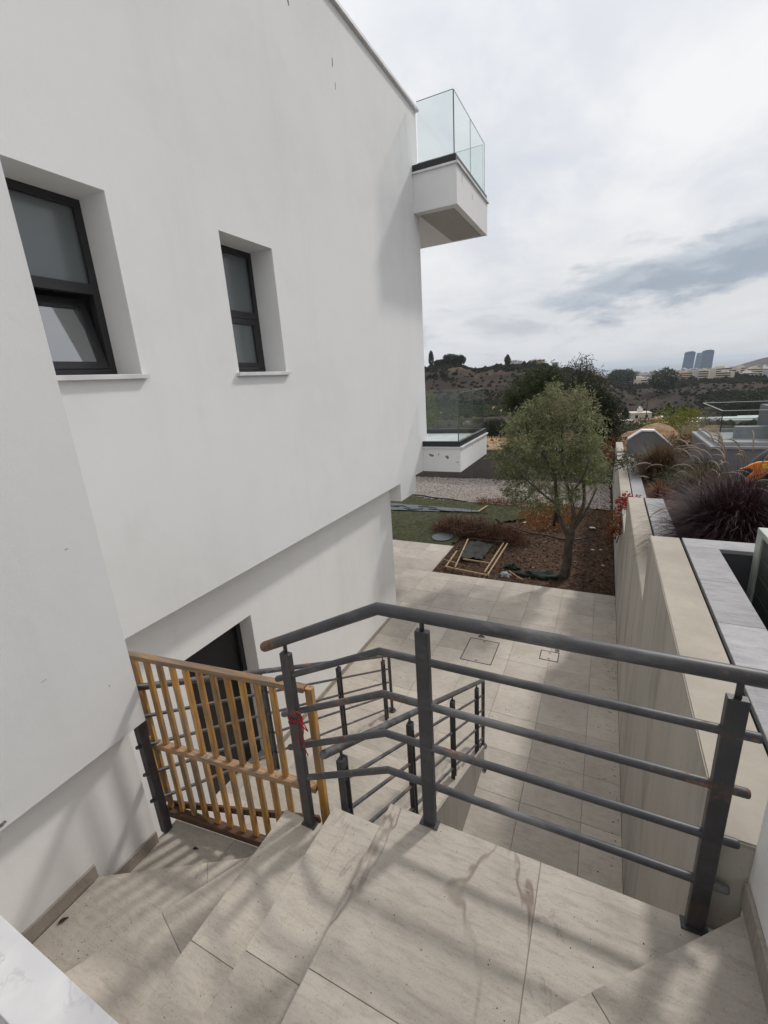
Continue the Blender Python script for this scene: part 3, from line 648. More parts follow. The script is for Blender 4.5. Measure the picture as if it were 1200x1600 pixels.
# ------------------------------------------------------------------ wooden gate
gate = thing('wooden_gate', 'weathered orange pine slatted safety gate closing the top of the lower flight', 'gate')
gate.location = (-2.50, 1.347, 0); gate.rotation_euler = (0, 0, R(6.5))
LG = 1.30; ZT, ZM, ZB = 0.415, -0.215, -0.80
def gbar(name, x0, x1, y0, y1, z0, z1, m_, par=gate):
    bm = bmesh.new(); box(bm, x0, x1, y0, y1, z0, z1); bev(bm, 0.002); return finish(name, bm, m_, par)
gbar('rail', 0.0, LG - 0.05, -0.026, 0.016, ZT - 0.030, ZT, 'pine_rail'); mrail = gbar('rail', 0.0, LG - 0.05, -0.034, 0.016, ZM - 0.032, ZM, 'pine_rail'); gbar('rail', 0.06, LG - 0.05, -0.034, 0.016, ZB - 0.005, ZB + 0.04, 'pine_dark')
gbar('stile', LG - 0.048, LG - 0.010, -0.014, 0.020, ZB - 0.005, ZT - 0.01, 'pine_slat'); gbar('stile', 0.0, 0.05, -0.012, 0.030, ZB + 0.05, ZM - 0.037, 'pine_slat'); gbar('stile', 0.0, 0.05, -0.012, 0.030, ZM + 0.002, ZT - 0.037, 'pine_dark')
n_s = 12
for k in range(n_s):
    x = 0.105 + k * 0.0945
    for (za, zb) in ((ZM + 0.001, ZT - 0.031), (ZB + 0.041, ZM - 0.033)):
        o = gbar('slat', x - 0.0165, x + 0.0165, -0.011, 0.011, za, zb, 'pine_slat'); 
# diagonal brace behind the lower panel
bm = bmesh.new(); box(bm, 0, 1.19, 0.018, 0.036, -0.022, 0.022); bev(bm, 0.002); br = finish('brace', bm, 'pine_dark', gate); br.location = (0.055, 0, ZB + 0.025); br.rotation_euler = (0, -R(13), 0)
for x in (0.52, 0.74, 0.78, 1.0, 1.15):
    bm = bmesh.new(); tube(bm, [(x, -0.015, ZM - 0.002), (x, -0.015, ZM + 0.003)], 0.006, 8); finish('screw', bm, 'steel', mrail)
# red cord tying gate to post
rc = thing('knotted_string', 'red string knotted around the railing post at the gate', 'string')
bm = bmesh.new(); zc = 0.36; x0, y0 = -1.236, YH
loop = []
for i in range(40):
    a = 2 * math.pi * i / 13.0; loop.append((x0 + math.cos(a) * 0.040, y0 + math.sin(a) * 0.024, zc - 0.06 + 0.0012 * i + 0.006 * math.sin(a * 1.3)))
tube(bm, loop, 0.0028, 6); finish('winding', bm, 'red_cord', rc, True)
def strand(name, pts):
    bm = bmesh.new(); out_ = []
    P0 = [Vector(p) for p in pts]
    for i in range(len(P0) - 1):
        for s in range(6):
            t = s / 6; a, b_, c_, d_ = P0[max(i - 1, 0)], P0[i], P0[i + 1], P0[min(i + 2, len(P0) - 1)]
            out_.append(0.5 * ((2 * b_) + (c_ - a) * t + (2 * a - 5 * b_ + 4 * c_ - d_) * t * t + (3 * b_ - a - 3 * c_ + d_) * t ** 3))
    out_.append(P0[-1]); tube(bm, out_, 0.0026, 6); finish(name, bm, 'red_cord', rc, True)
xk, yk = x0 + 0.045, y0 - 0.02
strand('bow', [(xk, yk, zc), (xk - 0.025, yk - 0.02, zc + 0.045), (xk + 0.03, yk - 0.03, zc + 0.06), (xk + 0.028, yk - 0.02, zc + 0.02), (xk, yk, zc)]); strand('bow', [(xk, yk, zc), (xk + 0.04, yk - 0.02, zc - 0.01), (xk + 0.055, yk - 0.02, zc - 0.04), (xk + 0.02, yk - 0.01, zc - 0.03), (xk, yk, zc)])
strand('cord_end', [(xk, yk, zc), (xk + 0.01, yk - 0.012, zc - 0.05), (xk - 0.02, yk - 0.016, zc - 0.10), (xk - 0.01, yk - 0.012, zc - 0.17)]); strand('cord_end', [(xk, yk, zc), (xk + 0.022, yk - 0.01, zc - 0.05), (xk + 0.012, yk - 0.014, zc - 0.12), (xk + 0.03, yk - 0.012, zc - 0.20)])

# dry leaf and specks on the steps
def dry_leaf(x, y, z, s, rot, label):
    bm = bmesh.new(); a = []
    for i in range(6):
        t = i / 5; wdt = math.sin(math.pi * min(0.97, t + 0.03)) * 0.22 * s; a.append((bm.verts.new((t * s, -wdt, 0.10 * s * math.sin(t * 4) + 0.12 * s)), bm.verts.new((t * s, 0, 0.02 * s + 0.10 * s * math.sin(t * 4))), bm.verts.new((t * s, wdt, 0.10 * s * math.sin(t * 4) + 0.14 * s))))
    for p_, q_ in zip(a, a[1:]): bm.faces.new((p_[0], p_[1], q_[1], q_[0])); bm.faces.new((p_[1], p_[2], q_[2], q_[1]))
    o = finish('dry_leaf', bm, 'debris_dark'); o.location = (x, y, z); o.rotation_euler = (0, 0, rot); sol = o.modifiers.new('t', 'SOLIDIFY'); sol.thickness = 0.001
    tag(o, label, 'leaf')
dry_leaf(-2.30, 0.62, -4 * RISE + 0.002, 0.045, 1.2, 'curled dark dry leaf lying against the skirting on the winding step')
dry_leaf(-2.10, 1.25, -5 * RISE + 0.002, 0.035, 0.4, 'small dark dry leaf on the step just under the wooden gate')
dry_leaf(-0.95, 4.02, P + 0.003, 0.09, 2.0, 'dry brown leaf scrap at the foot of the stair railing')
dry_leaf(-0.35, 3.6, P + 0.003, 0.06, 0.7, 'dark dry leaf on the shaded patio tiles beside the concrete wall')
dry_leaf(-1.72, 6.72, P + 0.003, 0.11, 0.2, 'dark dry leaf beside the large inspection cover'); dry_leaf(-0.40, 6.72, P + 0.003, 0.09, 2.6, 'dark dry leaf beside the small inspection cover')

# grit and crumbs blown over the steps, landing and patio
vs, fs = [], []
def grit(x, y, z, s):
    n0 = len(vs); a = rnd.random() * 6
    for k in range(4): vs.append((x + math.cos(a + k * 1.571) * s * rnd.uniform(0.6, 1.2), y + math.sin(a + k * 1.571) * s * rnd.uniform(0.6, 1.2), z))
    vs.append((x, y, z + s * 0.8))
    for k in range(4): fs.append((n0 + k, n0 + (k + 1) % 4, n0 + 4))
for _ in range(90): grit(rnd.uniform(-0.73, 0.45), rnd.uniform(0.6, 1.36), 0.0003, rnd.uniform(0.001, 0.0032))
for _ in range(40): grit(rnd.uniform(-1.06, -0.78), rnd.uniform(0.5, 1.36), -RISE + 0.0003, rnd.uniform(0.001, 0.003)); grit(rnd.uniform(-1.38, -1.10), rnd.uniform(0.5, 1.36), -2 * RISE + 0.0003, rnd.uniform(0.001, 0.003))
for _ in range(60): grit(rnd.uniform(-2.32, -1.95), rnd.uniform(0.45, 0.78), -4 * RISE + 0.0003, rnd.uniform(0.001, 0.0035)); grit(rnd.uniform(-2.32, -1.6), rnd.uniform(1.28, 1.42), -5 * RISE + 0.0003, rnd.uniform(0.001, 0.0035))
for _ in range(260): grit(rnd.uniform(-3.3, 0.41), rnd.uniform(4.4, 9.0), P + 0.002, rnd.uniform(0.002, 0.009))
for _ in range(160): grit(0.41 - abs(rnd.gauss(0, 0.07)), rnd.uniform(2.0, 9.0), P + 0.002, rnd.uniform(0.002, 0.010))
stuff(tag(raw('floor_grit', vs, fs, 'debris_dark'), 'fine dark grit and crumbs scattered over the stone tiles', 'grit'))

# ------------------------------------------------------------------ boundary wall and neighbour's coping
XW0, XW1 = 0.426, 0.646
bw = thing('boundary_wall', 'long stepped cast concrete retaining wall with water stains, right of the patio', 'wall')
for (y0, y1, zt) in ((1.391, 4.33, 0.392), (4.331, 8.14, -0.25), (8.141, 16.5, -0.925), (16.9, 19.0, -0.93)):
    s = bx('wall_section', (XW0, XW1, y0, y1, P - 0.4, zt - 0.02), 'concrete', bw)
    bm = bmesh.new(); box(bm, XW0, XW1, y0, y1, zt - 0.0199, zt); bmesh.ops.bevel(bm, geom=[e for e in bm.edges if all(v_.co.z > zt - 0.005 for v_ in e.verts)], offset=0.006, segments=2, affect='EDGES'); finish('wall_top', bm, 'concrete_top', s)
bx('wall_link', (XW0 + 0.02, XW1, 16.501, 16.899, P - 0.4, -1.2), 'concrete', bw)
npl = thing('planter_wall', "neighbour's grey planter wall topped with grey coping slabs behind the concrete wall", 'planter')
bx('planter_body', (0.668, 0.885, -1.0, 4.325, P - 0.3, 0.358), 'render_dark', npl); bx('planter_body', (0.886, 3.4, 4.125, 4.325, P - 0.3, 0.358), 'render_dark', npl)
bx('planter_body', (0.672, 0.91, 4.332, 8.13, P - 0.3, -0.288), 'render_dark', npl); bx('planter_body', (0.672, 0.91, 8.15, 16.3, P - 0.3, -0.968), 'render_dark', npl)
def cop(x0, x1, y0, y1, z): bx('coping_slab', (x0 + 0.001, x1 - 0.001, y0 + 0.001, y1 - 0.001, z - 0.033, z), 'coping_grey', npl, 0.002)
ya = [-0.7, -0.1, 0.5, 1.09, 1.68, 2.27, 2.86, 3.46, 4.12]
for a, c_ in zip(ya, ya[1:]): cop(0.664, 0.89, a, c_, 0.393)
cop(0.664, 1.25, 4.12, 4.335, 0.393); cop(1.25, 1.9, 4.12, 4.335, 0.393); cop(1.9, 2.6, 4.12, 4.335, 0.393)
for a, c_ in ((4.34, 4.95), (4.95, 5.58), (5.58, 6.2), (6.2, 6.83), (6.83, 7.46), (7.46, 8.13)): cop(0.668, 0.925, a, c_, -0.252)
for a in range(13): cop(0.668, 0.925, 8.16 + a * 0.625, 8.16 + (a + 1) * 0.625, -0.932)
# planting beds behind the coping
def sheet(name, pts, z, m_, amp=0.0, n=1.0):
    xs_ = [p[0] for p in pts]; ys_ = [p[1] for p in pts]; x0, x1, y0, y1 = min(xs_), max(xs_), min(ys_), max(ys_)
    nx, ny = max(1, int((x1 - x0) / n)), max(1, int((y1 - y0) / n)); vs, fs = [], []
    for j in range(ny + 1):
        for i in range(nx + 1):
            x, y = x0 + (x1 - x0) * i / nx, y0 + (y1 - y0) * j / ny
            vs.append((x, y, z + amp * noise.noise(Vector((x * 1.7, y * 1.7, 3.3)))))
    for j in range(ny):
        for i in range(nx): a = j * (nx + 1) + i; fs.append((a, a + 1, a + nx + 2, a + nx + 1))
    return struct(raw(name, vs, fs, m_, None, True))
sheet('planting_bed', [(0.912, 4.327), (3.6, 8.4)], -0.36, 'soil', 0.05, 0.2); sheet('planting_bed', [(0.912, 8.42), (7.0, 16.4)], -1.05, 'soil', 0.05, 0.3)
sheet('neighbour_yard', [(0.887, -1.5), (6.0, 4.12)], -1.35, 'under_ground', 0.01, 0.5)

# louvred cabinet in the neighbour's pit
cb = thing('outdoor_cabinet', 'pale green grey slatted outdoor cabinet beyond the grey coping, right edge', 'cabinet')
bx('carcass', (1.135, 1.75, 2.6, 4.05, -1.34, 0.555), 'cabinet_dark', cb); bx('top_board', (1.105, 1.80, 2.56, 4.11, 0.556, 0.60), 'cabinet', cb, 0.004)
for y0 in (3.985, 2.56): bx('corner_post', (1.105, 1.165, y0, y0 + 0.12, -1.34, 0.555), 'cabinet', cb, 0.003)
for k in range(13): z0 = -1.28 + k * 0.141; bx('slat', (1.118, 1.133, 2.682, 3.983, z0, z0 + 0.134), 'cabinet_dark', cb, 0.003)
bx('base_pipe', (0.90, 1.10, 3.72, 3.75, -0.34, -0.31), 'cabinet', cb)

# ------------------------------------------------------------------ leaf builders
def leaf_mesh(name, spots, size, width, m_, parent, droop=0.2, per=2):
    """spots = list of (position, direction); each leaf a folded diamond"""
    vs, fs = [], []
    for p, d in spots:
        L = size * rnd.uniform(0.7, 1.25); d = d.normalized(); u = d.cross(Vector((rnd.gauss(0, 1), rnd.gauss(0, 1), rnd.gauss(0, 1))))
        if u.length < 1e-4: continue
        u.normalize(); W_ = width * rnd.uniform(0.8, 1.2); n0 = len(vs); mid_ = p + d * L * 0.5; tip = p + d * L + Vector((0, 0, -droop * L))
        vs += [tuple(p), tuple(mid_ + u * W_ * 0.5), tuple(tip), tuple(mid_ - u * W_ * 0.5)]; fs.append((n0, n0 + 1, n0 + 2, n0 + 3))
    return raw(name, vs, fs, m_, parent)
def rv(s=1.0): return Vector((rnd.gauss(0, s), rnd.gauss(0, s), rnd.gauss(0, s)))
def clump_spots(c_, rad, n_twig, per, tl, upward=0.2):
    out_ = []
    for _ in range(n_twig):
        p = c_ + Vector((rnd.gauss(0, 0.45) * rad[0], rnd.gauss(0, 0.45) * rad[1], rnd.gauss(0, 0.45) * rad[2]))
        d = (rv() + Vector((0, 0, upward)) + (p - c_) * 0.8 / max(rad)).normalized(); L = tl * rnd.uniform(0.6, 1.3)
        for k in range(per):
            out_.append((p + d * L * (k + rnd.random()) / per + rv(0.008), d * 0.6 + rv(0.62)))
    return out_
def limb(bm, pts, r0, r1, seg=7):
    P0 = [Vector(p) for p in pts]; out_ = []
    for i in range(len(P0) - 1):
        for s in range(4):
            t = s / 4; a, b_, c_, d_ = P0[max(i - 1, 0)], P0[i], P0[i + 1], P0[min(i + 2, len(P0) - 1)]
            out_.append(0.5 * ((2 * b_) + (c_ - a) * t + (2 * a - 5 * b_ + 4 * c_ - d_) * t * t + (3 * b_ - a - 3 * c_ + d_) * t ** 3))
    out_.append(P0[-1]); n = len(out_)
    tube(bm, out_, [r0 + (r1 - r0) * i / (n - 1) for i in range(n)], seg, True, 0.16)

# ------------------------------------------------------------------ garden ground
def garden_z(x, y): return P - 0.045 + 0.035 * noise.noise(Vector((x * 1.3, y * 1.3, 0.4))) + 0.02 * noise.noise(Vector((x * 4, y * 4, 2.4)))
def patch(name, poly, z, m_, step, f=None):
    xs_ = [p[0] for p in poly]; ys_ = [p[1] for p in poly]; nx = int((max(xs_) - min(xs_)) / step); ny = int((max(ys_) - min(ys_)) / step)
    def inside(x, y):
        c_ = False; n = len(poly)
        for i in range(n):
            (xa, ya_), (xb, yb) = poly[i], poly[(i + 1) % n]
            if (ya_ > y) != (yb > y) and x < (xb - xa) * (y - ya_) / (yb - ya_) + xa: c_ = not c_
        return c_
    bm = bmesh.new(); vv = {}
    def V(i, j):
        if (i, j) not in vv:
            x, y = min(xs_) + i * step, min(ys_) + j * step; vv[i, j] = bm.verts.new((x, y, (f(x, y) if f else z)))
        return vv[i, j]
    for i in range(nx):
        for j in range(ny):
            if inside(min(xs_) + (i + 0.5) * step, min(ys_) + (j + 0.5) * step): bm.faces.new((V(i, j), V(i + 1, j), V(i + 1, j + 1), V(i, j + 1)))
    return struct(finish(name, bm, m_, None, True))
patch('garden_soil', [(-9.2, 9.0), (0.5, 9.0), (0.5, 19.2), (-9.2, 19.2)], 0, 'soil', 0.12, garden_z)
turf_poly = [(-9.2, 10.79), (-3.5, 10.79), (-3.42, 11.6), (-3.0, 12.4), (-2.6, 13.2), (-1.9, 13.7), (-1.95, 14.88), (-4.1, 15.1), (-6.5, 15.4), (-9.2, 15.6)]
patch('artificial_turf', turf_poly, P - 0.004, 'turf', 0.08, lambda x, y: P + 0.004 + 0.018 * noise.noise(Vector((x * 0.9, y * 0.9, 7))))
patch('gravel_strip', [(-9.2, 15.45), (-6.5, 15.45), (-4.1, 15.12), (-2.0, 14.9), (-0.9, 15.6), (0.1, 15.3), (0.4, 17.0), (0.4, 18.85), (-9.2, 18.85)], 0, 'gravel', 0.1, lambda x, y: P + 0.0 + 0.03 * noise.noise(Vector((x * 2, y * 2, 5))))
vs, fs = [], []
for _ in range(9000):
    x, y = rnd.uniform(-9, 0.35), rnd.uniform(15.2, 18.8)
    if y < 15.5 + 0.0 and x < -6: continue
    s = rnd.uniform(0.018, 0.045); z0 = P + 0.03 * noise.noise(Vector((x * 2, y * 2, 5))); n0 = len(vs); a = rnd.random() * 3
    vs += [(x + s * math.cos(a), y + s * math.sin(a), z0), (x - s * math.sin(a), y + s * math.cos(a), z0), (x - s * math.cos(a), y - s * math.sin(a), z0), (x + s * math.sin(a), y - s * math.cos(a), z0), (x, y, z0 + s * 0.8)]
    for k in range(4): fs.append((n0 + k, n0 + (k + 1) % 4, n0 + 4))
m_leaf('pebble', (0.40, 0.355, 0.325), (0.22, 0.185, 0.17), (0.12, 0.10, 0.09), 0.0)
stuff(tag(raw('gravel_stones', vs, fs, 'pebble'), 'pale pink white gravel stones spread before the back wall', 'gravel'))
# fallen leaves
vs, fs = [], []
sp_ = []
for _ in range(9000):
    x, y = rnd.uniform(-3.4, 0.40), rnd.uniform(9.1, 17.5)
    if x < -2.6 and y > 12: continue
    if rnd.random() > 0.35 + 0.65 * (0.5 + 0.5 * noise.noise(Vector((x, y, 9)))): continue
    sp_.append((Vector((x, y, garden_z(x, y) + 0.012)), Vector((rnd.gauss(0, 1), rnd.gauss(0, 1), rnd.gauss(0, 0.25)))))
stuff(tag(leaf_mesh('leaf_litter', sp_, 0.07, 0.035, 'litter', None, 0.1), 'brown fallen leaves covering the soil under the olive tree', 'fallen leaves'))
vs = []
sp_ = []
for _ in range(3400):
    x, y = rnd.uniform(-2.3, -0.4), rnd.uniform(12.3, 15.9); k = ((x + 1.4) / 0.9) ** 2 + ((y - 14.0) / 1.7) ** 2
    if k > rnd.uniform(0.2, 1.1): continue
    sp_.append((Vector((x, y, garden_z(x, y) + 0.03 + abs(rnd.gauss(0, 0.09)))), rv() + Vector((0, 0, 0.5))))
tag(leaf_mesh('autumn_shrub', sp_, 0.085, 0.05, 'leaf_orange', None, 0.2), 'low sprawling shrub with orange autumn leaves behind the olive trunk', 'shrub')
sp_ = []
for _ in range(900):
    x, y = rnd.uniform(-3.9, -2.0), 15.05 + rnd.gauss(0, 0.18); sp_.append((Vector((x, y, P + 0.02 + abs(rnd.gauss(0, 0.07)))), rv() + Vector((0, 0, 0.8))))
tag(leaf_mesh('dry_weeds', sp_, 0.10, 0.02, 'leaf_rust', None, 0.1), 'rusty dry weeds along the edge between turf and gravel', 'weeds')

# garden odds and ends
tp = thing('grey_tarp', 'flat blue grey tarpaulin strip lying on the artificial turf', 'tarpaulin')
bm = bmesh.new(); N_ = 26; top_ = []
for i in range(N_ + 1):
    t = i / N_; x = -8.6 + t * 5.1; wd = 0.50 * (1 - t) ** 0.7 + 0.05
    row = [bm.verts.new((x, 13.72 + 0.25 * t + s * wd + 0.05 * noise.noise(Vector((x * 2, s, 1))), P + 0.034 + 0.022 * noise.noise(Vector((x * 3, s * 3, 4))))) for s in (-1, -0.5, 0, 0.5, 1)]
    top_.append(row)
for a, c_ in zip(top_, top_[1:]):
    for k in range(4): bm.faces.new((a[k], c_[k], c_[k + 1], a[k + 1]))
finish('sheet', bm, 'tarp', tp, True)
for k in range(9):
    x = -7.5 + 0.45 * k; y = 13.9 + rnd.uniform(-0.35, 0.2); bm = bmesh.new(); tube(bm, [(x, y, P + 0.05), (x + 0.35, y + rnd.uniform(-0.1, 0.1), P + 0.055), (x + 0.7, y + rnd.uniform(-0.15, 0.15), P + 0.045)], 0.014, 5); finish('fold', bm, 'hose', tp)
bm = bmesh.new(); tube(bm, [(-3.55, 13.85, P + 0.05), (-3.42, 14.6, P + 0.05)], 0.025, 8); tag(finish('wooden_lath', bm, 'lath'), 'short pale lath lying at the tip of the grey tarpaulin', 'wood lath')
bm = bmesh.new(); limb(bm, [(-2.85, 13.35, P + 0.03), (-2.4, 12.75, P + 0.04), (-1.7, 12.28, P + 0.03), (-1.2, 12.2, P + 0.02), (-0.7, 12.0, P + 0.02), (-0.2, 12.3, P + 0.02)], 0.022, 0.022, 8); tag(finish('irrigation_hose', bm, 'hose', None, True), 'black irrigation hose curving across the soil behind the olive tree', 'hose')
bm = bmesh.new(); limb(bm, [(-7.0, 15.5, P + 0.03), (-6.2, 15.45, P + 0.05), (-5.6, 15.3, P + 0.03), (-5.0, 15.25, P + 0.03), (-4.4, 15.1, P + 0.02)], 0.03, 0.02, 8); tag(finish('drip_pipe', bm, 'hose', None, True), 'black pipe lying along the edge between turf and gravel', 'pipe')
bm = bmesh.new(); prism(bm, [(-3.92 + 0.30 * math.cos(a * math.pi / 9), 11.35 + 0.36 * math.sin(a * math.pi / 9)) for a in range(18)], P + 0.012, P + 0.03); bev(bm, 0.004); tag(finish('drain_lid', bm, 'tarp'), 'round blue grey lid set in the turf beside the brush pile', 'lid')
# brush pile
bp = thing('brush_pile', 'heap of cut reddish brown twigs on the soil behind the lath frame', 'brush pile')
vs, fs = [], []
for _ in range(2300):
    t = rnd.random(); cx_ = -4.25 + 2.35 * t + rnd.gauss(0, 0.12); cy_ = 12.05 - 0.45 * t + rnd.gauss(0, 0.20); hh = 0.36 * math.sin(math.pi * min(1, max(0, 0.08 + t * 0.9)))
    p = Vector((cx_, cy_, P + abs(rnd.gauss(0.02, 0.5)) * hh)); d_ = Vector((rnd.gauss(0, 1), rnd.gauss(0, 0.6), rnd.gauss(0.25, 0.5))).normalized() * rnd.uniform(0.12, 0.42); u = d_.cross(Vector((0, 0, 1))).normalized() * 0.006; n0 = len(vs)
    w2 = Vector((0, 0, 0.006)); m2 = p + d_ * 0.5 + rv(0.02)
    for q in (p, m2, p + d_): vs += [tuple(q + u), tuple(q - u), tuple(q + w2)]
    for k in range(2):
        o_ = n0 + 3 * k
        for i in range(3): fs.append((o_ + i, o_ + (i + 1) % 3, o_ + 3 + (i + 1) % 3, o_ + 3 + i))
raw('twigs', vs, fs, 'twig', bp)
sp_ = [(Vector((-4.25 + 2.35 * (t := rnd.random()) + rnd.gauss(0, 0.12), 12.05 - 0.45 * t + rnd.gauss(0, 0.2), P + abs(rnd.gauss(0, 0.16)))), rv()) for _ in range(2600)]
leaf_mesh('dead_leaves', sp_, 0.06, 0.022, 'leaf_rust', bp, 0.2)
# lath frame lying on the soil
lf = thing('lath_frame', 'thin pale timber lath frame with dark netting lying on the soil by the patio', 'timber frame')
def lath(a, c_, r_=0.014, m_='lath'):
    a, c_ = Vector(a), Vector(c_); d_ = (c_ - a).normalized(); u = d_.cross(Vector((0, 0, 1))).normalized() * r_; bm = bmesh.new()
    v0 = [bm.verts.new(q) for q in (a + u, a - u, a - u + Vector((0, 0, 0.03)), a + u + Vector((0, 0, 0.03)))]; v1 = [bm.verts.new(q) for q in (c_ + u, c_ - u, c_ - u + Vector((0, 0, 0.03)), c_ + u + Vector((0, 0, 0.03)))]
    bm.faces.new(v0[::-1]); bm.faces.new(v1)
    for i in range(4): bm.faces.new((v0[i], v0[(i + 1) % 4], v1[(i + 1) % 4], v1[i]))
    bmesh.ops.recalc_face_normals(bm, faces=bm.faces); finish('lath', bm, m_, lf)
zf = P + 0.02
lath((-3.13, 11.14, zf + 0.06), (-2.93, 9.30, zf + 0.03)); lath((-3.19, 10.3, zf + 0.03), (-3.17, 9.32, zf)); lath((-3.17, 9.34, zf + 0.002), (-2.93, 9.28, zf)); lath((-2.93, 9.29, zf), (-2.10, 9.16, zf)); lath((-2.17, 11.13, zf + 0.06), (-2.22, 9.25, zf + 0.03)); lath((-2.07, 11.1, zf + 0.06), (-2.12, 9.14, zf + 0.034)); lath((-2.90, 9.86, zf + 0.02), (-2.25, 9.80, zf + 0.02), 0.012); lath((-3.12, 11.16, zf + 0.07), (-2.1, 11.12, zf + 0.07), 0.014, 'trunk_dark'); lath((-3.35, 9.72, zf), (-3.0, 9.6, zf + 0.01), 0.008)
bm = bmesh.new(); g_ = [[bm.verts.new((-3.06 + 0.62 * i / 8 + 0.05 * noise.noise(Vector((i * 0.8, j * 1.1, 9))), 9.95 + 1.10 * j / 8 + 0.09 * noise.noise(Vector((i * 1.3, j * 0.7, 5))), zf + 0.05 + 0.10 * noise.noise(Vector((i * 0.75, j * 0.75, 2))))) for i in range(9)] for j in range(9)]
for j in range(8):
    for i in range(8): bm.faces.new((g_[j][i], g_[j][i + 1], g_[j + 1][i + 1], g_[j + 1][i]))
finish('netting', bm, 'mesh_dark', lf, True)
# crumpled dark cloth and a pale rag
def crumple(name, cx_, cy_, sx, sy, h, m_, label, cat, seed):
    bm = bmesh.new(); bmesh.ops.create_icosphere(bm, subdivisions=3, radius=1.0)
    for v_ in bm.verts:
        k = 1 + 0.75 * noise.noise(v_.co * 2.4 + Vector((seed, 0, 0))) + 0.45 * noise.noise(v_.co * 5.5 + Vector((seed, 3, 0))); v_.co = Vector((cx_ + v_.co.x * sx * k, cy_ + v_.co.y * sy * k, P - 0.02 + max(-0.02, v_.co.z * h * k)))
    tag(finish(name, bm, m_, None, True), label, cat)
crumple('dark_cloth', -1.05, 9.62, 0.42, 0.17, 0.10, 'cloth_green', 'crumpled dark green cloth on the soil left of the olive trunk', 'cloth', 1); crumple('dark_cloth', -1.72, 9.86, 0.16, 0.10, 0.09, 'cloth_green', 'small wad of dark green netting between lath frame and olive tree', 'cloth', 8); crumple('pale_rag', -1.80, 9.40, 0.11, 0.10, 0.07, 'cloth_pale', 'small pale grey rag on the soil beside the lath frame', 'rag', 4)
bm = bmesh.new(); limb(bm, [(-1.72, 9.5, P + 0.05), (-1.55, 9.35, P + 0.03), (-1.38, 9.22, P + 0.01)], 0.014, 0.012, 6); tag(finish('stick', bm, 'lath'), 'short pale stick lying beside the pale grey rag', 'stick')
for (x, y, s, lab) in ((-0.12, 13.2, 0.10, 'white paper scrap in the orange leaves right of the olive trunk'), (-0.06, 11.45, 0.05, 'small pale scrap on the soil right of the olive trunk'), (0.12, 11.5, 0.04, 'tiny pale scrap on the soil near the concrete wall'), (0.18, 10.5, 0.045, 'tiny white scrap at the foot of the concrete wall'), (-1.95, 13.2, 0.07, 'small pale scrap in the orange leaves beside the turf')):
    bm = bmesh.new(); bmesh.ops.create_icosphere(bm, subdivisions=1, radius=1)
    for v_ in bm.verts: v_.co = Vector((x + v_.co.x * s * rnd.uniform(0.7, 1.2), y + v_.co.y * s * 0.6 * rnd.uniform(0.7, 1.2), P + 0.02 + v_.co.z * 0.02))
    tag(finish('paper_scrap', bm, 'paper'), lab, 'litter')

# back wall of the garden
gw = thing('garden_wall', 'dark grey concrete wall at the far end of the garden, under the balcony', 'wall')
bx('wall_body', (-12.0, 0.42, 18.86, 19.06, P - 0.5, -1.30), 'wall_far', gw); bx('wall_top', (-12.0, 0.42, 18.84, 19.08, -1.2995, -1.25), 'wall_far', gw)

# ------------------------------------------------------------------ trees
def tree(name, label, base, trunk, limbs, lobes, leaf, wid, m_, bark, tl=0.2, per=7, droop=0.2, cat='tree', group=None, up=0.2):
    t = thing(name, label, cat, group); bm = bmesh.new(); B = Vector(base)
    limb(bm, [B + Vector(p) for p in trunk[0]], trunk[1], trunk[2], 9)
    for pts, r0, r1 in limbs: limb(bm, [B + Vector(p) for p in pts], r0, r1, 6)
    finish('trunk', bm, bark, t, True)
    sp_ = []
    for (c_, rad, n) in lobes: sp_ += clump_spots(B + Vector(c_), rad, n, per, tl, up)
    leaf_mesh('crown', sp_, leaf, wid, m_, t, droop); return t
def lobes_in(c_, rad, k, lobe, n, hole=0.0):
    out_ = []
    while len(out_) < k:
        d_ = Vector((rnd.uniform(-1, 1), rnd.uniform(-1, 1), rnd.uniform(-1, 1)))
        if not (hole < d_.length < 1): continue
        s = rnd.uniform(0.7, 1.35); out_.append(((c_[0] + d_.x * rad[0], c_[1] + d_.y * rad[1], c_[2] + d_.z * rad[2]), (lobe * s, lobe * s, lobe * s), int(n * s)))
    return out_
ob = (-0.58, 9.72, P - 0.05)
ol = []
for (px_, py_, r_, n_) in ((800, 700, .20, 62), (792, 735, .17, 46), (803, 668, .17, 46), (828, 655, .19, 56), (846, 636, .15, 40), (860, 622, .12, 28), (880, 642, .18, 50), (907, 636, .14, 34), (922, 660, .17, 44), (930, 692, .18, 52), (936, 726, .17, 46), (928, 756, .15, 36), (903, 772, .16, 38), (868, 776, .17, 40), (838, 768, .18, 44), (810, 757, .15, 36), (850, 690, .24, 80), (882, 690, .24, 80), (850, 732, .22, 70), (892, 735, .24, 74), (868, 660, .22, 66), (908, 702, .22, 66), (825, 722, .22, 66), (832, 690, .20, 60), (783, 712, .11, 22), (798, 772, .10, 18), (865, 608, .08, 14), (826, 640, .08, 14), (900, 618, .08, 14), (944, 742, .10, 18), (818, 782, .12, 24), (848, 790, .12, 24), (880, 788, .11, 20), (800, 745, .14, 30)):
    for q in range(2): ol.append((((-2.09 + (px_ - 775) * .01247) + 0.58, rnd.uniform(-0.5, 0.55) if r_ > .13 else rnd.uniform(-0.25, 0.25), (0.30 - (py_ - 700) * .0132) + 2.57), (r_, r_ * 1.25, r_ * 0.9), n_))
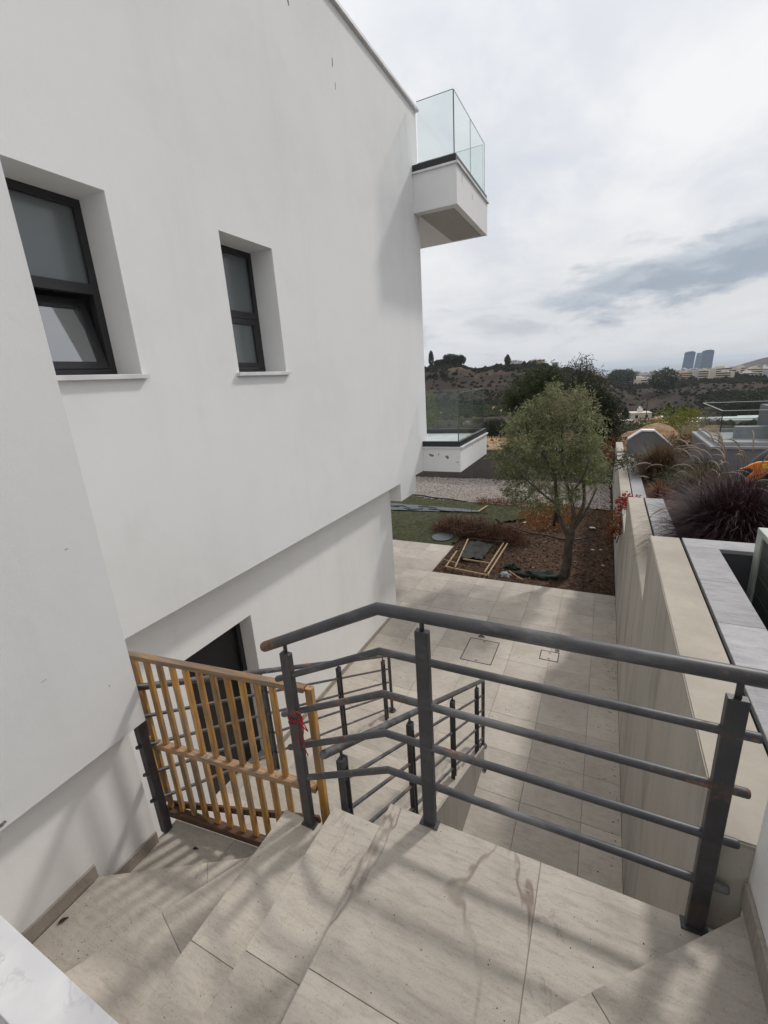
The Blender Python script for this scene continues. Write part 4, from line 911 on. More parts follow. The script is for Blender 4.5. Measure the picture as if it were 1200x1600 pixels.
tree('olive_tree', 'leafy grey green olive tree with a forked trunk in the middle of the garden', ob, ([(0, 0, 0), (0.05, 0.02, 0.35), (0.06, 0, 0.75), (0.10, 0.02, 1.15)], 0.105, 0.085),
     [([(0.06, 0, 0.95), (-0.10, 0, 1.28), (-0.22, 0.02, 1.65), (-0.30, 0.05, 2.3), (-0.6, 0.1, 2.8)], 0.062, 0.02), ([(0.09, 0, 1.08), (0.12, 0.08, 1.45), (0.02, 0.12, 1.85), (-0.15, 0.1, 2.5), (-0.2, 0.1, 3.3)], 0.058, 0.018), ([(0.10, 0.01, 1.1), (0.30, -0.02, 1.45), (0.42, 0.0, 1.75), (0.52, 0.05, 2.05)], 0.04, 0.012), ([(0.14, 0.05, 1.25), (0.30, 0.2, 1.7), (0.2, 0.3, 2.4), (0.1, 0.3, 3.0)], 0.045, 0.015), ([(-0.22, 0.02, 1.65), (-0.6, -0.1, 2.0), (-0.95, -0.1, 2.3)], 0.03, 0.01), ([(0.02, 0.12, 1.85), (0.25, -0.2, 2.3), (0.35, -0.3, 2.7)], 0.025, 0.01)],
     ol, 0.070, 0.019, 'leaf_olive', 'trunk_olive', 0.19, 9, 0.15)
# long shoots breaking the outline
bmS = bmesh.new(); spS = []
for _ in range(60):
    d_ = rv().normalized(); d_.z = d_.z * 0.8 + 0.25; c0 = Vector(ob) + Vector((-0.42 + d_.x * 0.82, 0.1 + d_.y * 0.76, 2.70 + d_.z * 0.80)); L = rnd.uniform(0.22, 0.48); dr = (d_ + Vector((0, 0, 0.45)) + rv(0.25)).normalized()
    for k in range(26): t_ = rnd.random(); spS.append((c0 + dr * L * t_ + rv(0.012), dr * 0.7 + rv(0.6)))
# bright young shoots at the right side, part of the same tree
ot = [o for o in bpy.data.objects if o.name == 'olive_tree'][0]
leaf_mesh('long_shoots', spS, 0.062, 0.017, 'leaf_olive', ot, 0.15); bmS.free()
sp_ = []
for c_, rad, n in lobes_in((0.28, -0.15, 2.75), (0.24, 0.4, 0.62), 12, 0.10, 9): sp_ += clump_spots(Vector(ob) + Vector(c_), rad, n, 7, 0.15)
stuff(leaf_mesh('young_shoots', sp_, 0.058, 0.018, 'leaf_lime', ot, 0.1))
sp_ = []
for c_, rad, n in lobes_in((0.02, -0.1, 3.62), (0.40, 0.35, 0.36), 10, 0.14, 18): sp_ += clump_spots(Vector(ob) + Vector(c_), rad, n, 6, 0.15)
stuff(leaf_mesh('dry_shoots', sp_, 0.058, 0.016, 'leaf_dry', ot, 0.1))
# second small trunk further back
tree('garden_shrub', 'slim dark trunked shrub growing behind the olive tree', (-1.12, 13.3, P - 0.05), ([(0, 0, 0), (0.02, 0, 0.7), (-0.05, 0, 1.5), (0, 0, 2.2)], 0.075, 0.03), [], lobes_in((-0.1, 0, 2.0), (0.5, 0.5, 0.7), 16, 0.25, 26), 0.07, 0.025, 'leaf_dark', 'trunk_dark', 0.2, 7)
# trees behind the back wall
tree('pine_tree', 'dense dark green pine with a rounded crown behind the olive, left of the tall tree', (-3.1, 23.0, -3.6), ([(0, 0, 0), (0.05, 0, 1.6), (0, 0, 3.0), (0.1, 0, 4.6)], 0.15, 0.06), [], lobes_in((0.15, 0, 3.85), (1.45, 1.3, 1.50), 70, 0.40, 58, 0.35) + lobes_in((0.1, 0, 3.4), (1.2, 1.0, 1.5), 22, 0.45, 50) + lobes_in((0.55, 0, 4.75), (0.6, 0.6, 0.6), 12, 0.30, 40), 0.13, 0.028, 'leaf_pine', 'trunk_dark', 0.28, 9, 0.0, up=0.6)
tree('tall_tree', 'tall thin crowned tree rising above the others with airy twigs at its top', (-1.1, 22.5, -3.6), ([(0, 0, 0), (0.1, 0, 2.0), (0, 0, 4.0), (-0.05, 0, 5.6)], 0.11, 0.02),
     [([(0, 0, 3.6), (-0.3, 0, 4.6), (-0.4, 0, 5.5)], 0.04, 0.01), ([(0, 0, 3.8), (0.4, 0, 4.6), (0.55, 0, 5.2)], 0.04, 0.01), ([(-0.02, 0, 4.6), (0.2, 0, 5.4), (0.15, 0, 5.95)], 0.03, 0.008), ([(-0.02, 0, 4.8), (-0.25, 0, 5.5), (-0.1, 0, 6.0)], 0.025, 0.008)],
     lobes_in((0.0, 0, 5.3), (0.55, 0.5, 0.62), 20, 0.17, 9) + lobes_in((0.1, 0, 3.9), (0.95, 0.8, 1.25), 60, 0.34, 52), 0.10, 0.034, 'leaf_gum', 'trunk_dark', 0.25, 6, 0.3)
tree('evergreen_tree', 'dark evergreen tree on the right behind the olive, near the wall end', (-0.25, 21.5, -3.4), ([(0, 0, 0), (0, 0, 1.5), (0.05, 0, 3.4)], 0.10, 0.03), [], lobes_in((-0.1, 0, 2.7), (0.85, 0.8, 1.6), 64, 0.32, 54) + lobes_in((0.25, 0, 2.1), (0.5, 0.6, 0.9), 16, 0.3, 40), 0.11, 0.034, 'leaf_dark', 'trunk_dark', 0.25, 8, 0.1)

# ------------------------------------------------------------------ ornamental grasses and bed plants
def grass_clump(name, label, base, nb, length, spread, m_, width=0.012, plumes=0, pl_len=0.16, cat='grass', lean=(0, 0)):
    t = thing(name, label, cat); B = Vector(base); vs, fs = [], []
    def arc(L, a, out0, sag, wd, vs, fs, seg=5, st=None):
        p = (st or B + Vector((rnd.gauss(0, spread * 0.16), rnd.gauss(0, spread * 0.16), 0))).copy(); d_ = Vector((math.cos(a) * out0 + lean[0], math.sin(a) * out0 + lean[1], 1.0)).normalized(); u = d_.cross(Vector((0, 0, 1)))
        u = u.normalized() if u.length > 1e-3 else Vector((1, 0, 0)); n0 = len(vs)
        for i in range(seg + 1):
            tt = i / seg; w_ = wd * (1 - 0.85 * tt) * 0.5; vs.append(tuple(p + u * w_)); vs.append(tuple(p - u * w_)); p = p + d_ * L / seg; d_ = (d_ + Vector((math.cos(a) * 0.25 * sag, math.sin(a) * 0.25 * sag, -sag * (0.35 + tt)))).normalized()
        for i in range(seg): q = n0 + 2 * i; fs.append((q, q + 1, q + 3, q + 2))
        return p, d_
    for _ in range(nb): arc(length * rnd.uniform(0.55, 1.15), rnd.uniform(0, 6.2832), abs(rnd.gauss(0.0, 0.55)) * spread / 0.5, rnd.uniform(0.14, 0.55), width * rnd.uniform(0.7, 1.3), vs, fs, 6)
    raw('blades', vs, fs, m_, t)
    for _ in range(plumes):
        vs2, fs2 = [], []; a = rnd.uniform(0, 6.2832); p, d_ = arc(length * rnd.uniform(0.85, 1.12), a, abs(rnd.gauss(0.15, 0.45)) * spread / 0.5, rnd.uniform(0.06, 0.18), 0.004, vs2, fs2)
        bm = bmesh.new(); pts = [p.copy()]
        for i in range(7): p = p + d_ * pl_len / 7; d_ = (d_ + Vector((math.cos(a) * 0.08, math.sin(a) * 0.08, -0.22))).normalized(); pts.append(p.copy())
        tube(bm, pts, [0.002, 0.0055, 0.007, 0.0075, 0.007, 0.0055, 0.0035, 0.001], 6, True, 0.5)
        for f in list(fs2): bm.faces.new([bm.verts.new(vs2[i]) for i in f])
        # hairs
        for q in pts[1:-1]:
            for k in range(7): h = rv().normalized() * 0.018 + d_ * 0.012; bm.faces.new([bm.verts.new(q), bm.verts.new(q + h + rv(0.001)), bm.verts.new(q + h * 0.9 + Vector((0.0015, 0, 0.0015)))])
        finish('plume', bm, 'plume', t, True)
    return t
grass_clump('fountain_grass', 'large dark purple fountain grass with pale arching plumes behind the grey coping', (1.36, 5.80, -0.28), 10500, 0.98, 0.60, 'blade_purple', 0.010, 58, 0.30)
grass_clump('fountain_grass', 'second dark purple fountain grass with few plumes at the right frame edge', (2.05, 5.65, -0.30), 5200, 0.88, 0.58, 'blade_purple', 0.010, 14, 0.26)
grass_clump('brown_grass', 'brownish green grass tussock in front of the grey gable wall', (1.35, 13.3, -1.03), 3600, 1.05, 0.62, 'blade_brown', 0.012, 0); grass_clump('rust_plant', 'rusty orange upright plant beside the coping before the grass tussock', (1.10, 10.4, -1.04), 420, 0.60, 0.16, 'leaf_rust', 0.022, 0, cat='plant'); grass_clump('green_tuft', 'low green grass tuft at the foot of the purple grass', (1.25, 4.75, -0.36), 260, 0.42, 0.4, 'leaf_hedge', 0.010, 0); grass_clump('yellow_tuft', 'yellow green tuft behind the slatted cabinet', (1.62, 4.62, -0.36), 320, 0.62, 0.3, 'leaf_bush', 0.012, 0); grass_clump('red_tuft', 'reddish orange low tuft between purple grass and grey coping', (1.02, 4.62, -0.36), 200, 0.52, 0.42, 'leaf_rust', 0.010, 0)
grass_clump('brown_grass', 'second brownish grass tussock between the rusty plant and the glass terrace', (1.95, 11.3, -1.04), 2200, 0.85, 0.6, 'blade_brown', 0.012, 0); grass_clump('brown_grass', 'smaller dull grass tussock just behind the large purple grass', (1.55, 8.9, -1.04), 1800, 0.75, 0.55, 'blade_purple', 0.012, 6, 0.2)
def shrub(name, label, c_, rad, k, lobe, n, leaf, wid, m_, cat='shrub', group=None):
    t = thing(name, label, cat, group); bm = bmesh.new(); limb(bm, [(c_[0], c_[1], c_[2] - rad[2]), (c_[0] + 0.05, c_[1], c_[2] - rad[2] * 0.3), (c_[0], c_[1], c_[2] + rad[2] * 0.4)], 0.02 * rad[0] + 0.008, 0.005, 5); finish('stem', bm, 'trunk_dark', t)
    sp_ = []
    for cc, rr, nn in lobes_in(c_, rad, k, lobe, n): sp_ += clump_spots(Vector(cc), rr, nn, 6, lobe * 0.8)
    leaf_mesh('foliage', sp_, leaf, wid, m_, t, 0.15); return t
shrub('red_leaved_plant', 'small plant with crimson leaves trailing over the concrete wall top', (0.62, 9.9, -0.86), (0.36, 0.45, 0.14), 14, 0.09, 10, 0.055, 0.03, 'leaf_red', 'plant')
shrub('trailing_plant', 'red brown trailing plant hanging down the garden side of the concrete wall', (0.36, 9.3, -1.15), (0.14, 0.7, 0.35), 10, 0.10, 12, 0.06, 0.03, 'leaf_rust', 'plant'); shrub('creeper', 'dull green creeper lying across the coping further back', (0.72, 14.3, -0.84), (0.5, 0.9, 0.18), 16, 0.14, 14, 0.06, 0.03, 'leaf_hedge', 'plant'); shrub('green_mound', 'low mid green shrub right of the purple grass plumes', (1.45, 11.6, -0.85), (0.45, 0.6, 0.28), 16, 0.16, 16, 0.07, 0.03, 'leaf_hedge', 'plant')
shrub('green_mound', 'dark green shrub at the foot of the glass terrace wall', (2.1, 12.6, -0.85), (0.5, 0.35, 0.35), 18, 0.16, 18, 0.07, 0.03, 'leaf_dark', 'plant'); shrub('rust_creeper', 'dark red brown creeper climbing the garden wall end', (0.2, 17.6, -1.2), (0.3, 0.8, 0.6), 14, 0.15, 16, 0.07, 0.03, 'leaf_rust', 'plant'); shrub('dark_hedge', 'dark green hedge between the gable wall and the glass terrace', (2.35, 16.9, -0.95), (0.65, 0.6, 0.45), 30, 0.2, 24, 0.07, 0.03, 'leaf_dark', 'hedge'); shrub('orange_bush', 'small bush with orange red tips above the dark hedge', (2.3, 17.6, -0.62), (0.38, 0.3, 0.12), 7, 0.10, 7, 0.06, 0.025, 'leaf_rust', 'bush')

# ------------------------------------------------------------------ neighbour: gable wall, glass terrace, machine
gb = thing('gable_wall', "neighbour's small grey gabled wall with a pale coping behind the grass", 'wall')
gp = [(0.70, -2.4), (1.98, -2.4), (1.98, -0.73), (1.43, -0.225), (1.07, -0.215), (0.70, -0.49)]
bm = bmesh.new(); a = [bm.verts.new((x, 16.42, z)) for x, z in gp]; c_ = [bm.verts.new((x, 16.72, z)) for x, z in gp]; bm.faces.new(a); bm.faces.new(c_[::-1])
for i in range(6): bm.faces.new((a[(i + 1) % 6], a[i], c_[i], c_[(i + 1) % 6]))
bmesh.ops.recalc_face_normals(bm, faces=bm.faces); finish('wall_body', bm, 'render_grey', gb)
for (xa, za), (xb, zb) in zip(gp[2:], gp[3:]):
    bm = bmesh.new(); e = [(xa, za + 0.002), (xb, zb + 0.002), (xb, zb + 0.045), (xa, za + 0.045)]; a = [bm.verts.new((x, 16.39, z)) for x, z in e]; c_ = [bm.verts.new((x, 16.75, z)) for x, z in e]
    bm.faces.new(a); bm.faces.new(c_[::-1])
    for i in range(4): bm.faces.new((a[(i + 1) % 4], a[i], c_[i], c_[(i + 1) % 4]))
    bmesh.ops.recalc_face_normals(bm, faces=bm.faces); finish('coping', bm, 'marble', gb)
tr = thing('glass_terrace', "neighbour's grey terrace block with a glass balustrade, right edge", 'terrace')
x0, y0, zt = 2.35, 13.0, -0.16
bx('wall_body', (x0, 9.0, y0, 15.85, -3.0, zt - 0.06), 'render_grey', tr); bx('coping', (x0 - 0.03, 9.0, y0 - 0.03, 15.88, zt - 0.059, zt), 'coping_grey', tr, 0.003)
bm = bmesh.new(); box(bm, x0 + 0.10, 9, y0 + 0.10, y0 + 0.17, zt + 0.0005, zt + 0.09); box(bm, x0 + 0.10, x0 + 0.17, y0 + 0.171, 15.7, zt + 0.0005, zt + 0.09); box(bm, x0 + 0.10, 9, 15.701, 15.77, zt + 0.0005, zt + 0.09); finish('channel', bm, 'coping_grey', tr)
gx, gy, gz = x0 + 0.135, y0 + 0.135, zt + 0.82
for dims in ((gx + 0.012, gx + 1.30, gy - 0.006, gy + 0.006), (gx + 1.32, 9, gy - 0.006, gy + 0.006), (gx - 0.006, gx + 0.006, gy + 0.012, gy + 1.25), (gx - 0.006, gx + 0.006, gy + 1.27, 15.68), (gx + 0.012, 9, 15.73, 15.742)): bx('glass_pane', (*dims, zt + 0.091, gz), 'glass_panel', tr)
m_simple('edge_light', (0.55, 0.58, 0.56), 0.3, 0.1)
for dims in ((gx + 0.012, 9, gy - 0.008, gy + 0.008), (gx - 0.008, gx + 0.008, gy + 0.012, 15.68), (gx + 0.012, 9, 15.728, 15.744)): bx('pane_edge', (*dims, gz + 0.0005, gz + 0.012), 'edge_light', tr)
bx('corner_profile', (gx - 0.008, gx + 0.010, gy - 0.010, gy + 0.010, zt + 0.091, gz - 0.002), 'rubber', tr)
bx('clamp', (gx + 0.02, gx + 0.055, gy - 0.03, gy + 0.02, zt + 0.0910, zt + 0.16), 'paper', tr)
bx('inner_parapet', (3.05, 3.75, 14.4, 14.6, zt + 0.001, zt + 0.30), 'coping_grey', tr); bx('inner_wall', (3.76, 9.0, 14.0, 15.6, zt + 0.001, zt + 0.76), 'render_grey', tr); bx('bench_top', (3.85, 5.0, 13.4, 13.8, zt + 0.30, zt + 0.35), 'marble', tr)

mc = thing('covered_machine', 'black rounded machine with an orange and red side panel above the purple grass', 'machine')
bm = bmesh.new(); bmesh.ops.create_icosphere(bm, subdivisions=4, radius=1.0)
for v_ in bm.verts:
    n_ = v_.co.copy(); k = 1 + 0.10 * noise.noise(n_ * 1.6); v_.co = Vector((2.40 + n_.x * 0.58 * k, 7.75 + n_.y * 0.40 * k, 0.15 + n_.z * 0.62 * k))
finish('body', bm, 'machine_black', mc, True)
def panel(name, outline, m_, depth=0.05, yb=7.36):
    bm = bmesh.new(); a = [bm.verts.new((x, yb + 0.22 * abs(x - 2.1), z)) for x, z in outline]; c_ = [bm.verts.new((x, yb + 0.22 * abs(x - 2.1) + depth, z)) for x, z in outline]; n = len(outline)
    bm.faces.new(a); bm.faces.new(c_[::-1])
    for i in range(n): bm.faces.new((a[(i + 1) % n], a[i], c_[i], c_[(i + 1) % n]))
    bmesh.ops.recalc_face_normals(bm, faces=bm.faces); bev(bm, 0.006, 2); finish(name, bm, m_, mc)
panel('side_panel', [(1.700, 0.395), (1.745, 0.415), (1.80, 0.462), (1.87, 0.50), (1.96, 0.515), (2.06, 0.505), (2.06, 0.46), (2.0, 0.37), (1.93, 0.29), (1.86, 0.235), (1.795, 0.215), (1.765, 0.245), (1.80, 0.30), (1.845, 0.37), (1.80, 0.41)], 'machine_orange')
panel('front_fairing', [(2.061, 0.46), (2.061, 0.505), (2.16, 0.47), (2.25, 0.42), (2.2, 0.33), (2.08, 0.38), (2.01, 0.368)], 'machine_red'); panel('yellow_inset', [(1.90, 0.475), (1.985, 0.485), (1.985, 0.43), (1.93, 0.41)], 'machine_yellow', 0.02, 7.352)  # yellow inset is part of the panel's own colouring
for (xx, zz_) in ((1.845, 0.288), (1.875, 0.305), (1.91, 0.33), (1.94, 0.345)): panel('decal_mark', [(xx, zz_), (xx + 0.014, zz_ + 0.006), (xx + 0.018, zz_ + 0.028), (xx + 0.004, zz_ + 0.022)], 'machine_black', 0.03, 7.340)
bx('stand', (2.2, 2.6, 7.6, 7.9, -1.0, -0.35), 'machine_black', mc)

# ------------------------------------------------------------------ far land
def sm(a, b_, t): t = max(0.0, min(1.0, (t - a) / (b_ - a))); return t * t * (3 - 2 * t)
def pl(tab, x):
    if x <= tab[0][0]: return tab[0][1]
    for (x0, y0), (x1, y1) in zip(tab, tab[1:]):
        if x <= x1: t = (x - x0) / (x1 - x0); return y0 + (y1 - y0) * (t * t * (3 - 2 * t) * 0.5 + t * 0.5)
    return tab[-1][1]
NEAR = [(0, -3.3), (19, -3.4), (24, -3.9), (35, -4.9), (60, -8.4), (100, -12.5), (160, -18.6), (220, -23.8)]
LEFT = [(220, -23.8), (320, -25), (380, -22), (430, -8), (490, 6), (540, 8.5), (620, 8), (900, -12), (1500, -30), (2500, -40), (4000, -60), (5200, -112)]
RIGHT = [(220, -23.8), (300, -32), (400, -38), (480, -38), (560, -30), (640, -24), (720, -24), (1000, -31), (1500, -44), (2400, -60), (3400, -66), (4300, -82), (5200, -112)]
RIDGE = [(-90, 1.5), (-22, 2.6), (-19, 7.5), (-17, 8.0), (-14.5, 1.2), (-12, 2.0), (-10, 2.3), (-7, 0.5), (-5, -4.5), (-2, -8.5), (1, -12)]
def land_z(x, y):
    d_ = math.hypot(x, y); a = math.degrees(math.atan2(x, y))
    if d_ < 220: z = pl(NEAR, d_)
    else:
        k = sm(-4, 3.5, a); zl = pl(LEFT, d_)
        if d_ > 380: zl += (pl(RIDGE, a) - 2.0) * sm(380, 520, d_) * sm(1500, 700, d_)
        z = zl * (1 - k) + pl(RIGHT, d_) * k
        z += 70 * sm(9.5, 14, a) * math.exp(-((d_ - 4000) / 420) ** 2)
    amp = 0.10 + 2.6 * sm(60, 520, d_) if d_ < 900 else 2.7
    z += amp * (noise.noise(Vector((x * 0.012, y * 0.012, 1.1))) + 0.5 * noise.noise(Vector((x * 0.04, y * 0.04, 5.1)))) * (0.7 if d_ < 1200 else 1.2)
    if d_ < 200: z += 0.35 * noise.noise(Vector((x * 0.22, y * 0.22, 3))) * sm(19, 40, d_)
    return z
vs, fs = [], []
ds = [19.2]
while ds[-1] < 5300: ds.append(ds[-1] * 1.028 + 0.1)
na = 210; A0, A1 = -70.0, 70.0
for d_ in ds:
    for i in range(na + 1):
        a = R(A0 + (A1 - A0) * i / na); x, y = d_ * math.sin(a), d_ * math.cos(a)
        if y < 19.3 and abs(x) < 12.5: y = 19.3 if d_ < 24 else y
        vs.append((x, y, land_z(x, y)))
for j in range(len(ds) - 1):
    for i in range(na): q = j * (na + 1) + i; fs.append((q, q + 1, q + na + 2, q + na + 1))
struct(raw('terrain', vs, fs, 'land', None, True))
# ground sheet round the plots and behind the viewer, and the sea out to the horizon
struct(bx('ground', (-60, 60, -120, 19.25, -3.7, -3.42), 'under_ground'))
bm = bmesh.new(); bmesh.ops.create_circle(bm, cap_ends=True, radius=42000, segments=96); o = struct(finish('sea', bm, 'sea_water')); o.location = (0, 0, -104)

# spoil heaps of ochre earth just beyond the garden
def heap(cx_, cy_, rx, ry, h, label):
    n = 44; vs, fs = [], []; zb = land_z(cx_, cy_) - 0.4
    for j in range(n + 1):
        for i in range(n + 1):
            u, v_ = -1 + 2 * i / n, -1 + 2 * j / n; r_ = math.hypot(u, v_); k = max(0.0, 1 - r_ * r_); x, y = cx_ + u * rx, cy_ + v_ * ry
            vs.append((x, y, zb + h * k ** 0.8 * (1 + 0.22 * noise.noise(Vector((x * 0.5, y * 0.5, 3)))) + 0.14 * noise.noise(Vector((x * 1.8, y * 1.8, 8))) * (k > 0)))
    for j in range(n):
        for i in range(n): q = j * (n + 1) + i; fs.append((q, q + 1, q + n + 2, q + n + 1))
    tag(raw('earth_heap', vs, fs, 'ochre', None, True), label, 'earth heap')
heap(2.9, 34.0, 4.0, 4.0, 2.95, 'rounded ochre earth heap behind the grey gable wall'); heap(-0.9, 35.0, 3.4, 3.6, 3.0, 'ochre earth heap partly hidden by the dark evergreen tree'); heap(6.2, 33.5, 2.8, 3.0, 2.5, 'low ochre earth heap behind the yellow green bush'); heap(-8.6, 31, 4.5, 4.0, 1.7, 'ochre earth bank seen between the lower balcony and the olive tree')
sp_ = []
for _ in range(600):
    x, y = 5.0 + rnd.gauss(0, 0.5), 32.0 + rnd.gauss(0, 0.8); sp_.append((Vector((x, y, -2.35 + abs(rnd.gauss(0, 0.25)))), rv() + Vector((0, 0, 0.7))))
tag(leaf_mesh('dry_bush', sp_, 0.28, 0.07, 'leaf_dry', None, 0.1), 'dry straw coloured bush on the ochre earth heap', 'bush')

# bushes and trees in the middle distance
def far_tree(name, label, x, y, w_, h, m_, kind, group=None, n=None, sink=0.0):
    t = thing(name, label, 'tree' if h > 3 else 'bush', group); z0 = land_z(x, y) - sink; d_ = math.hypot(x, y)
    bm = bmesh.new(); tube(bm, [(x, y, z0), (x, y, z0 + h * 0.4)], [0.05 * h ** 0.7, 0.03 * h ** 0.7], 6); finish('trunk', bm, 'trunk_dark', t)
    sp_ = []; leaf = max(0.16, d_ * 0.0034)
    for _ in range(n or int(520)):
        if kind == 'cypress': tt = rnd.random() ** 0.8; r_ = w_ * 0.5 * (math.sin(math.pi * min(1, 0.12 + tt * 0.88)) ** 0.7) * rnd.random() ** 0.4; a = rnd.uniform(0, 6.283); p = Vector((x + math.cos(a) * r_, y + math.sin(a) * r_, z0 + 0.06 * h + tt * h * 0.94)); d2 = Vector((0, 0, 1)) + rv(0.3)
        else:
            v_ = rv().normalized(); r_ = rnd.random() ** 0.35 * (1 + 0.35 * noise.noise(v_ * 2.2 + Vector((x, y, 0)))); p = Vector((x + v_.x * w_ * 0.5 * r_, y + v_.y * w_ * 0.5 * r_, z0 + h * 0.56 + v_.z * h * 0.44 * r_)); d2 = v_ + rv(0.6)
        sp_.append((p, d2))
    leaf_mesh('crown', sp_, leaf, leaf * 0.55, m_, t, 0.1); return t
def pol(az, d_): a = R(az); return d_ * math.sin(a), d_ * math.cos(a)
for k, (az, d_, w_, h, lab) in enumerate(((6.4, 44, 3.4, 4.3, 'yellow green bush left of the glass terrace, largest of three'), (7.9, 42, 2.6, 4.2, 'yellow green bush touching the corner of the glass terrace'), (5.0, 47, 2.6, 3.4, 'low yellow green bush above the ochre heaps'))):
    far_tree('yellow_bush', lab, *pol(az, d_), w_, h, 'leaf_bush', 'round', 'yellow green bushes past the heaps', 3200)
for k, (az, d_, w_, h, lab) in enumerate(((2.9, 52, 4.4, 4.0, 'dark low hedge bush above the gap between the ochre heaps'), (1.5, 54, 3.2, 3.8, 'dark low hedge bush at the left end of the hedge row'), (4.3, 53, 3.6, 4.2, 'dark low hedge bush next to the yellow green bushes'))):
    far_tree('hedge_bush', lab, *pol(az, d_), w_, h, 'leaf_hedge', 'round', 'dark hedge past the heaps', 2600)
for az, d_, w_, h, lab in ((-20.0, 62, 2.6, 8.6, 'narrow green cypress behind the lower glass balcony'), (6.0, 205, 3.2, 9, 'dark cypress right of the tan roofed house'), (6.5, 208, 3.0, 7.5, 'shorter dark cypress beside the taller one'), (2.0, 215, 3.0, 7.5, 'dark cypress left of the cream house'), (4.5, 222, 2.4, 6.0, 'thin dark cypress between the cream and the tan house'), (-19.9, 535, 6, 17, 'pointed cypress on the skyline beside the balcony'), (-10.9, 535, 6.5, 11, 'blunt cypress on the skyline left of the white hill house')):
    far_tree('cypress', lab, *pol(az, d_), w_, h, 'leaf_bush' if d_ < 100 else 'leaf_dark', 'cypress', None, 700)
for az, d_, w_, h, lab in ((7.6, 300, 12, 11, 'round dark tree on the valley floor behind the yellow bushes'), (5.3, 560, 26, 24, 'broad dark tree on the brown slope below the town'), (13.0, 330, 15, 17, 'tall dark tree seen above the glass terrace'), (12.0, 345, 14, 13, 'dark tree left of the tall one above the glass terrace'), (-11.6, 120, 6, 4.5, 'dark tree in the orchard between balcony and olive tree'), (-12.7, 118, 5, 4.8, 'dark round tree in the orchard beside the balcony glass'), (-10.6, 125, 6, 4.6, 'dark round tree in the orchard next to the olive crown'), (-17.6, 528, 17, 11, 'dark tree clump on the hill crest above the balcony'), (-16.6, 530, 14, 10, 'round dark tree on the hill crest right of the clump'), (-18.9, 528, 12, 6, 'low dark tree on the hill crest left of the clump'), (1.3, 860, 40, 20, 'dark tree group on the plateau edge left of the town')):
    far_tree('valley_tree', lab, *pol(az, d_), w_, h, 'leaf_dark', 'round', None, 2600)

# scrub: dark bushes over the hills, too many to count
def scrub(name, label, n, a0, a1, d0, d1, smin, smax, m_, dens=None):
    vs, fs = [], []
    ico = [(0.0, 0.0, 1.0)] + [(math.cos(i * 1.2566) * 0.9, math.sin(i * 1.2566) * 0.9, 0.42) for i in range(5)] + [(math.cos(i * 1.2566 + 0.6) * 1.0, math.sin(i * 1.2566 + 0.6) * 1.0, -0.25) for i in range(5)]
    for _ in range(n):
        a = R(rnd.uniform(a0, a1)); d_ = math.sqrt(rnd.uniform(d0 * d0, d1 * d1)); x, y = d_ * math.sin(a), d_ * math.cos(a)
        if dens and rnd.random() > dens(x, y, d_): continue
        s = rnd.uniform(smin, smax); z = land_z(x, y); n0 = len(vs); q = rnd.random() * 6
        for vx, vy, vz in ico: j = rnd.uniform(0.75, 1.25); vs.append((x + (vx * math.cos(q) - vy * math.sin(q)) * s * j, y + (vx * math.sin(q) + vy * math.cos(q)) * s * j, z + vz * s * 1.05 * j))
        for i in range(5): fs.append((n0, n0 + 1 + i, n0 + 1 + (i + 1) % 5)); fs.append((n0 + 1 + i, n0 + 6 + i, n0 + 1 + (i + 1) % 5)); fs.append((n0 + 1 + (i + 1) % 5, n0 + 6 + i, n0 + 6 + (i + 1) % 5))
    stuff(tag(raw(name, vs, fs, m_, None, True), label, 'scrub'))
scrub('hill_scrub', 'dark scrub bushes covering the hills beyond the valley', 30000, -26, 22, 380, 760, 0.5, 2.2, 'scrub', lambda x, y, d_: 0.10 + 0.9 * sm(-0.12, 0.30, noise.noise(Vector((x * 0.013, y * 0.013, 4))) + 0.5 * noise.noise(Vector((x * 0.05, y * 0.05, 9)))))
scrub('hill_groves', 'larger dark trees clumped over the far hillside', 1500, -26, 22, 390, 760, 2.0, 4.6, 'scrub', lambda x, y, d_: sm(0.05, 0.35, noise.noise(Vector((x * 0.016, y * 0.016, 14)))))
scrub('field_edge', 'dark hedge rows at the foot of the far hill', 900, -26, 22, 372, 392, 1.2, 3.0, 'scrub', lambda x, y, d_: sm(-0.1, 0.2, noise.noise(Vector((x * 0.03, y * 0.03, 24)))))
scrub('valley_scrub', 'grey green scrub and groves on the valley floor', 3600, -24, 20, 235, 400, 0.8, 2.4, 'scrub_green', lambda x, y, d_: sm(-0.1, 0.3, noise.noise(Vector((x * 0.014, y * 0.014, 8)))))
scrub('plateau_scrub', 'distant trees between the buildings of the town', 3200, -10, 22, 760, 3000, 3, 8, 'scrub', lambda x, y, d_: 0.7)
scrub('slope_weeds', 'small weeds dotting the ochre building ground', 700, -30, 20, 24, 110, 0.12, 0.5, 'leaf_hedge', lambda x, y, d_: sm(-0.2, 0.4, noise.noise(Vector((x * 0.08, y * 0.08, 2)))))

